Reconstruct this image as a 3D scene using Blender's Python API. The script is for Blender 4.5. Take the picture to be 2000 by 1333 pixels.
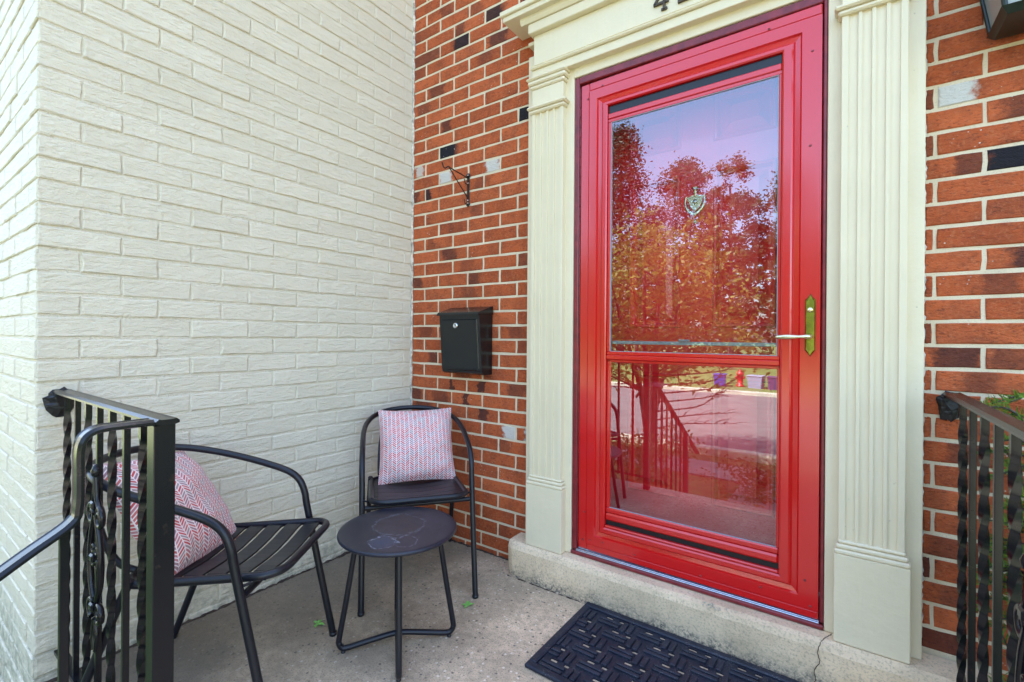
import bpy, math, random
import numpy as np
from mathutils import Vector, Matrix, Euler
R = math.radians
for o in list(bpy.data.objects): bpy.data.objects.remove(o)
sc = bpy.context.scene
COL = sc.collection

# ------------------------------------------------------------------ camera
F, YAW, ROLL = 913.82, 0.6158, 0.0077
cyw, syw = math.cos(YAW), math.sin(YAW)
fw = Vector((-syw, cyw, 0)); rt0 = Vector((cyw, syw, 0)); up0 = Vector((0, 0, 1))
rt = rt0*math.cos(ROLL) + up0*math.sin(ROLL); up = -rt0*math.sin(ROLL) + up0*math.cos(ROLL)
cd = bpy.data.cameras.new('camera'); cam = bpy.data.objects.new('camera', cd); COL.objects.link(cam)
m = Matrix((rt, up, -fw)).transposed().to_4x4(); m.translation = Vector((1.9539, -1.7992, 1.0573))
cam.matrix_world = m
cd.sensor_width = 36; cd.lens = F/2000*36; cd.shift_y = -9.84/2000; cd.clip_start = .05; cd.clip_end = 600
sc.camera = cam

# ------------------------------------------------------------------ light
SUN_DIR = Vector((-.35, .62, 1.0)).normalized()          # towards the sun
W = bpy.data.worlds.new('World'); sc.world = W; W.use_nodes = True
wn = W.node_tree.nodes; wl = W.node_tree.links
sky = wn.new('ShaderNodeTexSky'); sky.sky_type = 'NISHITA'; sky.sun_disc = False
sky.sun_elevation = math.asin(SUN_DIR.z); sky.sun_rotation = math.atan2(SUN_DIR.x, SUN_DIR.y)
sky.air_density = 1.0; sky.dust_density = 2.4; sky.ozone_density = .8; sky.altitude = 0
bg = wn['Background']; bg.inputs['Strength'].default_value = .15
wl.new(sky.outputs['Color'], bg.inputs['Color'])
sl = bpy.data.lights.new('sun', 'SUN'); sl.energy = 4.4; sl.angle = R(.6); sl.color = (1, .94, .84)
so = bpy.data.objects.new('sun', sl); COL.objects.link(so)
so.rotation_euler = (-SUN_DIR).to_track_quat('-Z', 'Y').to_euler(); so.location = SUN_DIR*30
vs = sc.view_settings; vs.view_transform = 'Standard'; vs.look = 'None'; vs.gamma = 1; vs.exposure = 2.78
sc.render.engine = 'CYCLES'
sc.cycles.max_bounces = 8; sc.cycles.diffuse_bounces = 5; sc.cycles.glossy_bounces = 4; sc.cycles.transparent_max_bounces = 12

# ------------------------------------------------------------------ materials
def newmat(name):
    M = bpy.data.materials.new(name); M.use_nodes = True
    nt = M.node_tree; b = nt.nodes['Principled BSDF']
    return M, nt, b
def N(nt, t, **kw):
    n = nt.nodes.new(t)
    for k, v in kw.items():
        if k in n.inputs.keys() if not isinstance(k, int) else False: n.inputs[k].default_value = v
        else: setattr(n, k, v)
    return n
def L(nt, a, b): nt.links.new(a, b)
def math_(nt, op, a, b=None, clamp=False):
    n = nt.nodes.new('ShaderNodeMath'); n.operation = op; n.use_clamp = clamp
    for i, v in enumerate((a, b)):
        if v is None: continue
        if isinstance(v, (int, float)): n.inputs[i].default_value = v
        else: nt.links.new(v, n.inputs[i])
    return n.outputs[0]
def mix(nt, fac, a, b, mode='MIX'):
    n = nt.nodes.new('ShaderNodeMix'); n.data_type = 'RGBA'; n.blend_type = mode
    for s, v in ((0, fac), (6, a), (7, b)):
        if isinstance(v, (int, float)): n.inputs[s].default_value = v
        elif isinstance(v, tuple): n.inputs[s].default_value = (*v, 1)
        else: nt.links.new(v, n.inputs[s])
    return n.outputs[2]
def ramp(nt, fac, p0, p1, c0=(0, 0, 0), c1=(1, 1, 1)):
    n = nt.nodes.new('ShaderNodeValToRGB'); e = n.color_ramp.elements
    e[0].position = p0; e[0].color = (*c0, 1); e[1].position = p1; e[1].color = (*c1, 1)
    nt.links.new(fac, n.inputs[0]); return n.outputs[0]
def coords(nt, kind='Object', scale=(1, 1, 1), rnd=False):
    tc = nt.nodes.new('ShaderNodeTexCoord'); mp = nt.nodes.new('ShaderNodeMapping')
    mp.inputs['Scale'].default_value = scale
    nt.links.new(tc.outputs[kind], mp.inputs[0])
    if rnd:
        oi = nt.nodes.new('ShaderNodeObjectInfo'); v = nt.nodes.new('ShaderNodeVectorMath'); v.operation = 'SCALE'
        v.inputs[0].default_value = (7.1, 13.3, 3.7); nt.links.new(math_(nt, 'MULTIPLY', oi.outputs['Random'], 40.), v.inputs['Scale'])
        nt.links.new(v.outputs[0], mp.inputs['Location'])
    return mp.outputs[0]
def noise(nt, vec, scale, detail=4, rough=.55, dist=0):
    n = nt.nodes.new('ShaderNodeTexNoise'); n.inputs['Scale'].default_value = scale; n.inputs['Detail'].default_value = detail
    n.inputs['Roughness'].default_value = rough; n.inputs['Distortion'].default_value = dist
    nt.links.new(vec, n.inputs['Vector']); return n.outputs['Fac']
def bump(nt, b, h, strength, dist, prev=None):
    n = nt.nodes.new('ShaderNodeBump'); n.inputs['Strength'].default_value = strength; n.inputs['Distance'].default_value = dist
    nt.links.new(h, n.inputs['Height'])
    if prev is not None: nt.links.new(prev, n.inputs['Normal'])
    nt.links.new(n.outputs[0], b.inputs['Normal']); return n.outputs[0]
def simple(name, col, rough=.5, metal=0, nscale=0, namp=.15, bmp=0, bscale=60, coat=0, rnd=False):
    M, nt, b = newmat(name)
    b.inputs['Roughness'].default_value = rough; b.inputs['Metallic'].default_value = metal
    b.inputs['Coat Weight'].default_value = coat
    v = coords(nt, rnd=rnd)
    if nscale:
        f = noise(nt, v, nscale, 5)
        c = mix(nt, ramp(nt, f, .3, .7), tuple(x*(1-namp) for x in col), tuple(min(1, x*(1+namp)) for x in col)); L(nt, c, b.inputs['Base Color'])
    else: b.inputs['Base Color'].default_value = (*col, 1)
    if bmp: bump(nt, b, noise(nt, v, bscale, 4), bmp, .004)
    return M
def attr(nt, name):
    a = nt.nodes.new('ShaderNodeAttribute'); a.attribute_type = 'OBJECT'; a.attribute_name = name; return a.outputs['Fac']

MAT = {}
def mat_brick():
    M, nt, b = newmat('red_brick'); v = coords(nt, rnd=True); v0 = coords(nt); vst = coords(nt, scale=(.6, 1, 1.2), rnd=True)
    oi = nt.nodes.new('ShaderNodeObjectInfo')
    base = ramp(nt, oi.outputs['Random'], 0, 1, (.45, .092, .027), (.60, .138, .044))
    n1 = noise(nt, v, 14, 4, .6); base = mix(nt, math_(nt, 'MULTIPLY', ramp(nt, n1, .42, .72), .62), base, (.20, .050, .024))
    n2 = noise(nt, v, 95, 5, .75); base = mix(nt, math_(nt, 'MULTIPLY', ramp(nt, n2, .50, .68), .60), base, (.56, .19, .085))
    n3 = noise(nt, vst, 120, 5, .75); base = mix(nt, math_(nt, 'MULTIPLY', ramp(nt, n3, .54, .66), .70), base, (.10, .035, .025))
    # flashed (black) and limed (white) zones along the brick
    sx = nt.nodes.new('ShaderNodeSeparateXYZ'); L(nt, v0, sx.inputs[0])
    nz = math_(nt, 'MULTIPLY', math_(nt, 'SUBTRACT', noise(nt, v, 30, 5, .65), .5), .11)
    for key, colr, w in (('flash', (.018, .016, .020), .050), ('lime', (.66, .63, .56), .036)):
        amt = attr(nt, key); pos = attr(nt, key+'_pos')
        d = math_(nt, 'ABSOLUTE', math_(nt, 'SUBTRACT', math_(nt, 'ADD', sx.outputs[0], nz), pos))
        wn_ = math_(nt, 'ADD', attr(nt, key+'_w'), .001)
        msk = math_(nt, 'SUBTRACT', 1.0, math_(nt, 'DIVIDE', d, wn_), True)
        msk = ramp(nt, msk, .05, .45)
        base = mix(nt, math_(nt, 'MULTIPLY', msk, amt), base, colr)
    # white paint specks
    vo = nt.nodes.new('ShaderNodeTexVoronoi'); vo.inputs['Scale'].default_value = 75; L(nt, v, vo.inputs['Vector'])
    sp = math_(nt, 'MULTIPLY', ramp(nt, vo.outputs['Distance'], .10, .16, (1, 1, 1), (0, 0, 0)), ramp(nt, noise(nt, v, 9, 2), .60, .68))
    base = mix(nt, sp, base, (.70, .66, .58))
    L(nt, base, b.inputs['Base Color']); b.inputs['Roughness'].default_value = .85; b.inputs['Specular IOR Level'].default_value = .25
    vs_ = coords(nt, scale=(.55, 1, 1), rnd=True)
    h = math_(nt, 'ADD', noise(nt, vs_, 170, 4, .65), math_(nt, 'MULTIPLY', noise(nt, v, 45, 3), .8))
    bump(nt, b, h, 1.0, .007)
    return M
def mat_mortar():
    M, nt, b = newmat('cream_mortar'); v = coords(nt)
    c = mix(nt, ramp(nt, noise(nt, v, 9, 5), .3, .7), (.66, .545, .365), (.78, .66, .46))
    c = mix(nt, math_(nt, 'MULTIPLY', ramp(nt, noise(nt, v, 240, 2), .58, .7), .45), c, (.40, .34, .25))
    L(nt, c, b.inputs['Base Color']); b.inputs['Roughness'].default_value = .9
    bump(nt, b, noise(nt, v, 180, 4, .7), .6, .003)
    return M
def mat_whitebrick():
    M, nt, b = newmat('white_painted_brick'); v = coords(nt, rnd=True); g = nt.nodes.new('ShaderNodeNewGeometry')
    oi = nt.nodes.new('ShaderNodeObjectInfo')
    c = ramp(nt, oi.outputs['Random'], 0, 1, (.70, .625, .475), (.75, .675, .52))
    c = mix(nt, math_(nt, 'MULTIPLY', ramp(nt, noise(nt, v, 10, 4), .45, .75), .22), c, (.63, .56, .42))
    vg = nt.nodes.new('ShaderNodeMapping'); L(nt, g.outputs['Position'], vg.inputs[0])
    n = noise(nt, vg.outputs[0], 2.2, 5, .6)
    c = mix(nt, math_(nt, 'MULTIPLY', ramp(nt, n, .52, .78), .16), c, (.55, .49, .36))
    # splash-back grime near the slab and worn corner flecks
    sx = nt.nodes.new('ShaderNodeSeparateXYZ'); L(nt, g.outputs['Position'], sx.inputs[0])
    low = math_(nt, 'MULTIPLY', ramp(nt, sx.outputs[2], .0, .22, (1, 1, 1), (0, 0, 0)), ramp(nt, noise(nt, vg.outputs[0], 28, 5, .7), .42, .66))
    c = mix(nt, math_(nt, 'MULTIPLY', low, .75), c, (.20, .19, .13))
    L(nt, c, b.inputs['Base Color']); b.inputs['Roughness'].default_value = .55; b.inputs['Specular IOR Level'].default_value = .35
    v2 = coords(nt, scale=(.28, 1, 1), rnd=True)
    h = math_(nt, 'ADD', math_(nt, 'MULTIPLY', noise(nt, v2, 70, 4, .6, .8), 1.0), math_(nt, 'MULTIPLY', noise(nt, v, 26, 3), .7))
    h = math_(nt, 'ADD', h, math_(nt, 'MULTIPLY', noise(nt, v, 260, 2), .25))
    bump(nt, b, h, .85, .008)
    return M
def mat_trim():
    M, nt, b = newmat('cream_trim_paint'); v = coords(nt, 'Generated'); g = nt.nodes.new('ShaderNodeNewGeometry'); p = g.outputs['Position']
    c = mix(nt, ramp(nt, noise(nt, p, 5, 5), .35, .75), (.775, .675, .465), (.735, .635, .43))
    vo = nt.nodes.new('ShaderNodeTexVoronoi'); vo.inputs['Scale'].default_value = 34; L(nt, p, vo.inputs['Vector'])
    chip = math_(nt, 'MULTIPLY', ramp(nt, vo.outputs['Distance'], .05, .09, (1, 1, 1), (0, 0, 0)), ramp(nt, noise(nt, p, 7, 2), .58, .64))
    c = mix(nt, math_(nt, 'MULTIPLY', chip, .55), c, (.42, .38, .28))
    L(nt, c, b.inputs['Base Color']); b.inputs['Roughness'].default_value = .42
    mp = nt.nodes.new('ShaderNodeMapping'); mp.inputs['Scale'].default_value = (60, 60, 5); L(nt, p, mp.inputs[0])
    h = math_(nt, 'ADD', noise(nt, mp.outputs[0], 1, 4), math_(nt, 'MULTIPLY', noise(nt, p, 40, 4), .9))
    h = math_(nt, 'SUBTRACT', h, math_(nt, 'MULTIPLY', chip, .8))
    bump(nt, b, h, .38, .004)
    return M
def mat_concrete(name, light, dark, stain_shade=.0, agg=True):
    M, nt, b = newmat(name); g = nt.nodes.new('ShaderNodeNewGeometry'); p = g.outputs['Position']
    c = mix(nt, ramp(nt, noise(nt, p, 3.2, 6, .65), .36, .62), light, tuple(x*.62 for x in light))
    c = mix(nt, math_(nt, 'MULTIPLY', ramp(nt, noise(nt, p, 38, 6, .7), .42, .64), .60), c, tuple(x*.42 for x in light))
    if agg:
        vo = nt.nodes.new('ShaderNodeTexVoronoi'); vo.inputs['Scale'].default_value = 64; L(nt, p, vo.inputs['Vector'])
        k = ramp(nt, vo.outputs['Distance'], .20, .34, (1, 1, 1), (0, 0, 0))
        sep = nt.nodes.new('ShaderNodeSeparateColor'); L(nt, vo.outputs['Color'], sep.inputs[0])
        pick = ramp(nt, sep.outputs[0], .70, .76); pick2 = ramp(nt, sep.outputs[1], .74, .80)
        c = mix(nt, math_(nt, 'MULTIPLY', math_(nt, 'MULTIPLY', k, pick), .8), c, (.95, .82, .64))
        c = mix(nt, math_(nt, 'MULTIPLY', math_(nt, 'MULTIPLY', k, pick2), .85), c, (.10, .080, .06))
        c = mix(nt, math_(nt, 'MULTIPLY', ramp(nt, noise(nt, p, 190, 3, .7), .54, .64), .70), c, (.14, .115, .085))
    if stain_shade:
        # mildew plus shade painted into the slab colour, along the painted wall
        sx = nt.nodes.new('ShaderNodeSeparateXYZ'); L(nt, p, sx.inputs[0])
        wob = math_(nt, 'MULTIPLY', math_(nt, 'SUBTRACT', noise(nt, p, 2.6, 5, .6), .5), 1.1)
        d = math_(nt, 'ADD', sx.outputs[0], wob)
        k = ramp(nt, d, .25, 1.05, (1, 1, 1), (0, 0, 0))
        c = mix(nt, math_(nt, 'MULTIPLY', k, stain_shade), c, dark)
    L(nt, c, b.inputs['Base Color']); b.inputs['Roughness'].default_value = .88
    h = math_(nt, 'ADD', noise(nt, p, 240, 3, .7), math_(nt, 'MULTIPLY', noise(nt, p, 30, 4), .6))
    bump(nt, b, h, .5, .003)
    return M
def mat_stepconc():
    M, nt, b = newmat('weathered_step_concrete'); g = nt.nodes.new('ShaderNodeNewGeometry'); p = g.outputs['Position']
    c = mix(nt, ramp(nt, noise(nt, p, 5, 6, .6), .35, .68), (.88, .68, .45), (.62, .47, .30))
    c = mix(nt, math_(nt, 'MULTIPLY', ramp(nt, noise(nt, p, 150, 3, .6), .5, .7), .5), c, (.22, .19, .15))
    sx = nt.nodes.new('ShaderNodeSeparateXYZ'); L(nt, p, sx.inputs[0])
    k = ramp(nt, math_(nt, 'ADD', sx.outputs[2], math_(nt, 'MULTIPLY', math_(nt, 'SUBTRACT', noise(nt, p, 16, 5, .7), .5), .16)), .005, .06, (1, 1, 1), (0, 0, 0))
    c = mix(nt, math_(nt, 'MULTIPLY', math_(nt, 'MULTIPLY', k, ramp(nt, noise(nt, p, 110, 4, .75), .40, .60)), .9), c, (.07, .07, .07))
    L(nt, c, b.inputs['Base Color']); b.inputs['Roughness'].default_value = .9
    bump(nt, b, noise(nt, p, 200, 4, .7), .5, .003)
    return M
def mat_doorpaint():
    M, nt, b = newmat('glossy_red_paint'); b.inputs['Base Color'].default_value = (.62, .010, .010, 1)
    b.inputs['Roughness'].default_value = .15; b.inputs['IOR'].default_value = 1.75
    g = nt.nodes.new('ShaderNodeNewGeometry')
    mp = nt.nodes.new('ShaderNodeMapping'); mp.inputs['Scale'].default_value = (1, 1, .06); L(nt, g.outputs['Position'], mp.inputs[0])
    bump(nt, b, noise(nt, mp.outputs[0], 90, 3), .05, .001)
    return M
def mat_glass():
    M, nt, b = newmat('clear_glass'); nt.nodes.remove(b); out = nt.nodes['Material Output']
    t = nt.nodes.new('ShaderNodeBsdfTransparent'); t.inputs[0].default_value = (.93, .94, .93, 1)
    gl = nt.nodes.new('ShaderNodeBsdfGlossy'); gl.inputs['Color'].default_value = (.80, .91, 1, 1); gl.inputs['Roughness'].default_value = .0
    fr = nt.nodes.new('ShaderNodeFresnel'); fr.inputs['IOR'].default_value = 2.62
    g = nt.nodes.new('ShaderNodeNewGeometry')
    fac = math_(nt, 'MULTIPLY', fr.outputs[0], math_(nt, 'SUBTRACT', 1.0, g.outputs['Backfacing']))
    mx = nt.nodes.new('ShaderNodeMixShader'); L(nt, fac, mx.inputs[0]); L(nt, t.outputs[0], mx.inputs[1]); L(nt, gl.outputs[0], mx.inputs[2])
    L(nt, mx.outputs[0], out.inputs[0]); return M
def mat_chair():
    M, nt, b = newmat('black_powder_coat'); g = nt.nodes.new('ShaderNodeNewGeometry')
    b.inputs['Base Color'].default_value = (.0075, .008, .013, 1); b.inputs['Roughness'].default_value = .34; b.inputs['Specular IOR Level'].default_value = .42
    bump(nt, b, noise(nt, g.outputs['Position'], 500, 2), .08, .001); return M
def mat_tabletop():
    M, nt, b = newmat('black_tabletop_with_water_marks'); v = coords(nt)
    sx = nt.nodes.new('ShaderNodeSeparateXYZ'); L(nt, v, sx.inputs[0])
    def ring(cx, cy, r, w, s):
        wob = math_(nt, 'MULTIPLY', math_(nt, 'SUBTRACT', noise(nt, v, 18, 4, .6), .5), .055)
        dx = math_(nt, 'SUBTRACT', sx.outputs[0], cx); dy = math_(nt, 'SUBTRACT', sx.outputs[1], cy)
        d = math_(nt, 'ADD', math_(nt, 'SQRT', math_(nt, 'ADD', math_(nt, 'MULTIPLY', dx, dx), math_(nt, 'MULTIPLY', dy, dy))), wob)
        e = math_(nt, 'ABSOLUTE', math_(nt, 'SUBTRACT', d, r))
        edge = ramp(nt, e, 0, w, (1, 1, 1), (0, 0, 0)); fill = ramp(nt, d, r-.01, r+.004, (1, 1, 1), (0, 0, 0))
        return math_(nt, 'MULTIPLY', edge, s), fill
    e1, f1 = ring(-.02, .02, .085, .006, .25); e2, f2 = ring(.045, -.105, .045, .003, .75); e3, f3 = ring(.10, -.06, .035, .003, .35)
    c = mix(nt, math_(nt, 'MULTIPLY', f1, .55), (.012, .013, .024), (.021, .016, .019))
    c = mix(nt, math_(nt, 'MULTIPLY', f2, .7), c, (.035, .05, .09))
    spk = ramp(nt, noise(nt, v, 60, 3), .40, .6)
    for e in (e1, e2, e3): c = mix(nt, math_(nt, 'MULTIPLY', e, spk), c, (.34, .38, .46))
    c = mix(nt, math_(nt, 'MULTIPLY', ramp(nt, noise(nt, v, 12, 4), .5, .75), .35), c, (.055, .055, .075))
    L(nt, c, b.inputs['Base Color']); b.inputs['Roughness'].default_value = .38; return M
def mat_pillow():
    M, nt, b = newmat('herringbone_fabric'); tc = nt.nodes.new('ShaderNodeTexCoord'); sx = nt.nodes.new('ShaderNodeSeparateXYZ'); L(nt, tc.outputs['UV'], sx.inputs[0])
    U, V = sx.outputs[0], sx.outputs[1]; NC, NR = 18, 36
    cu = math_(nt, 'MULTIPLY', U, float(NC)); ci = math_(nt, 'FLOOR', cu); fu = math_(nt, 'FRACT', cu)
    sg = math_(nt, 'SUBTRACT', math_(nt, 'MULTIPLY', math_(nt, 'MODULO', ci, 2.0), 2.0), 1.0)
    tv = math_(nt, 'ADD', math_(nt, 'MULTIPLY', V, float(NR)), math_(nt, 'MULTIPLY', math_(nt, 'MULTIPLY', math_(nt, 'SUBTRACT', fu, .5), sg), 1.7))
    ti = math_(nt, 'FLOOR', tv); ft = math_(nt, 'FRACT', tv)
    wnz = nt.nodes.new('ShaderNodeTexWhiteNoise'); wnz.noise_dimensions = '2D'; cb = nt.nodes.new('ShaderNodeCombineXYZ'); L(nt, ci, cb.inputs[0]); L(nt, ti, cb.inputs[1]); L(nt, cb.outputs[0], wnz.inputs['Vector'])
    rmp = nt.nodes.new('ShaderNodeValToRGB'); rmp.color_ramp.interpolation = 'CONSTANT'; el = rmp.color_ramp.elements
    el[0].position = 0; el[0].color = (.58, .07, .07, 1); el[1].position = .30; el[1].color = (.56, .20, .21, 1)
    for pos, cc in ((.48, (.38, .20, .22)), (.66, (.38, .27, .26)), (.82, (.60, .15, .13))): e = el.new(pos); e.color = (*cc, 1)
    L(nt, wnz.outputs['Value'], rmp.inputs[0])
    m1 = ramp(nt, math_(nt, 'ABSOLUTE', math_(nt, 'SUBTRACT', ft, .5)), .30, .36, (1, 1, 1), (0, 0, 0))
    m2 = ramp(nt, math_(nt, 'ABSOLUTE', math_(nt, 'SUBTRACT', fu, .5)), .41, .45, (1, 1, 1), (0, 0, 0))
    c = mix(nt, math_(nt, 'MULTIPLY', m1, m2), (.86, .74, .70), rmp.outputs[0])
    L(nt, c, b.inputs['Base Color']); b.inputs['Roughness'].default_value = .95; b.inputs['Sheen Weight'].default_value = .2
    wv = noise(nt, coords(nt, 'UV'), 420, 2); bump(nt, b, wv, .3, .002); return M
def mat_rubber():
    M, nt, b = newmat('navy_black_rubber'); g = nt.nodes.new('ShaderNodeNewGeometry'); p = g.outputs['Position']
    c = mix(nt, ramp(nt, noise(nt, p, 12, 4), .35, .7), (.009, .012, .024), (.017, .021, .038))
    dust = math_(nt, 'MULTIPLY', ramp(nt, noise(nt, p, 300, 2), .58, .70), ramp(nt, noise(nt, p, 22, 3), .40, .65))
    c = mix(nt, math_(nt, 'MULTIPLY', dust, .55), c, (.30, .28, .26))
    L(nt, c, b.inputs['Base Color']); b.inputs['Roughness'].default_value = .6; bump(nt, b, noise(nt, p, 350, 2), .25, .001); return M
def mat_iron():
    M, nt, b = newmat('glossy_black_iron_paint'); g = nt.nodes.new('ShaderNodeNewGeometry'); p = g.outputs['Position']
    c = mix(nt, math_(nt, 'MULTIPLY', ramp(nt, noise(nt, p, 35, 5, .65), .58, .75), .5), (.006, .006, .008), (.050, .034, .023))
    L(nt, c, b.inputs['Base Color']); b.inputs['Roughness'].default_value = .24; b.inputs['Specular IOR Level'].default_value = .38
    bump(nt, b, noise(nt, p, 110, 4), .10, .0012); return M
def mat_foliage(name, c0, c1, trans=.35):
    M, nt, b = newmat(name); nt.nodes.remove(b); out = nt.nodes['Material Output']
    g = nt.nodes.new('ShaderNodeNewGeometry')
    c = mix(nt, g.outputs['Random Per Island'], c0, c1)
    c = mix(nt, math_(nt, 'MULTIPLY', ramp(nt, noise(nt, g.outputs['Position'], 1.4, 3), .4, .7), .5), c, tuple(x*.55 for x in c0))
    d = nt.nodes.new('ShaderNodeBsdfPrincipled'); d.inputs['Roughness'].default_value = .5; L(nt, c, d.inputs['Base Color'])
    t = nt.nodes.new('ShaderNodeBsdfTranslucent'); L(nt, c, t.inputs[0])
    mx = nt.nodes.new('ShaderNodeMixShader'); mx.inputs[0].default_value = trans
    L(nt, d.outputs[0], mx.inputs[1]); L(nt, t.outputs[0], mx.inputs[2]); L(nt, mx.outputs[0], out.inputs[0]); return M
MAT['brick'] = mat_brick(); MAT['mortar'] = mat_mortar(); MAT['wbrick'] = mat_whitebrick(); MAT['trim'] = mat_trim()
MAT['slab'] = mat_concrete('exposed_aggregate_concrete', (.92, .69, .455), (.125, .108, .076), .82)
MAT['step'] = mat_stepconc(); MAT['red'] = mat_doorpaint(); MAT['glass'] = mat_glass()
MAT['chair'] = mat_chair(); MAT['top'] = mat_tabletop(); MAT['pillow'] = mat_pillow(); MAT['rubber'] = mat_rubber(); MAT['iron'] = mat_iron()
MAT['darkred'] = simple('dark_red_frame_paint', (.20, .020, .024), .28, 0, 30, .3)
MAT['inred'] = simple('entry_door_red_paint', (.80, .018, .030), .16, 0, 6, .1)
MAT['black'] = simple('black_gap', (.008, .008, .010), .35)
MAT['gasket'] = simple('grey_glazing_gasket', (.30, .31, .34), .5)
MAT['alu'] = simple('brushed_aluminium', (.55, .58, .64), .25, 1, 90, .12)
MAT['brass'] = simple('aged_green_brass', (.30, .30, .055), .24, 1, 40, .35)
MAT['brass2'] = simple('polished_pale_brass', (.72, .66, .42), .2, 1, 40, .1)
MAT['chrome'] = simple('chrome', (.75, .75, .75), .15, 1)
MAT['box'] = simple('black_mailbox_enamel', (.007, .009, .010), .22, 0, 8, .2)
MAT['rust'] = simple('rusty_dark_iron', (.030, .018, .014), .5, .3, 80, .5, .3, 200)
MAT['number'] = simple('bronze_numeral', (.09, .065, .04), .35, .8, 60, .3)
MAT['caulk'] = simple('old_white_caulk', (.58, .52, .42), .7, 0, 55, .45, .8, 90)
MAT['blackcement'] = simple('black_painted_cement', (.010, .010, .012), .35, 0, 50, .4, 1.0, 70)
MAT['leaf'] = simple('fresh_green_leaf', (.20, .50, .09), .45)
MAT['lantern'] = simple('black_green_lantern_metal', (.014, .022, .018), .3, .2, 20, .3)
MAT['lglass'] = simple('lantern_pane', (.30, .32, .30), .1)
MAT['grass'] = simple('lawn_grass', (.12, .17, .035), .9, 0, 5, .4, .5, 30)
MAT['asphalt'] = simple('worn_asphalt', (.15, .135, .13), .9, 0, 3, .2, .3, 60)
MAT['walk'] = simple('sidewalk_concrete', (.32, .29, .25), .9, 0, 4, .15)
MAT['kerb'] = simple('kerb_concrete', (.48, .44, .34), .9, 0, 4, .15)
MAT['mulch'] = simple('dark_mulch', (.06, .04, .028), .95, 0, 20, .5, .9, 40)
MAT['bark'] = simple('grey_brown_bark', (.085, .065, .05), .9, 0, 10, .4, .6, 30)
MAT['bluebin'] = simple('blue_plastic', (.03, .06, .32), .4); MAT['greybin'] = simple('grey_lilac_plastic', (.30, .30, .42), .45); MAT['plumbin'] = simple('plum_plastic', (.12, .05, .14), .45)
MAT['hydrant'] = simple('red_hydrant_paint', (.50, .02, .015), .4)
MAT['yew'] = mat_foliage('yew_needles', (.07, .20, .025), (.30, .48, .05), .35)
MAT['fol_dark'] = mat_foliage('dark_conifer_foliage', (.018, .040, .016), (.040, .075, .030), .2)
MAT['fol_mid'] = mat_foliage('maple_foliage', (.035, .070, .022), (.075, .12, .035), .3)
MAT['fol_yel'] = mat_foliage('yellow_green_foliage', (.15, .20, .030), (.34, .33, .05), .4)
MAT['fol_hedge'] = mat_foliage('hedge_foliage', (.08, .12, .02), (.22, .22, .035), .3)

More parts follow.
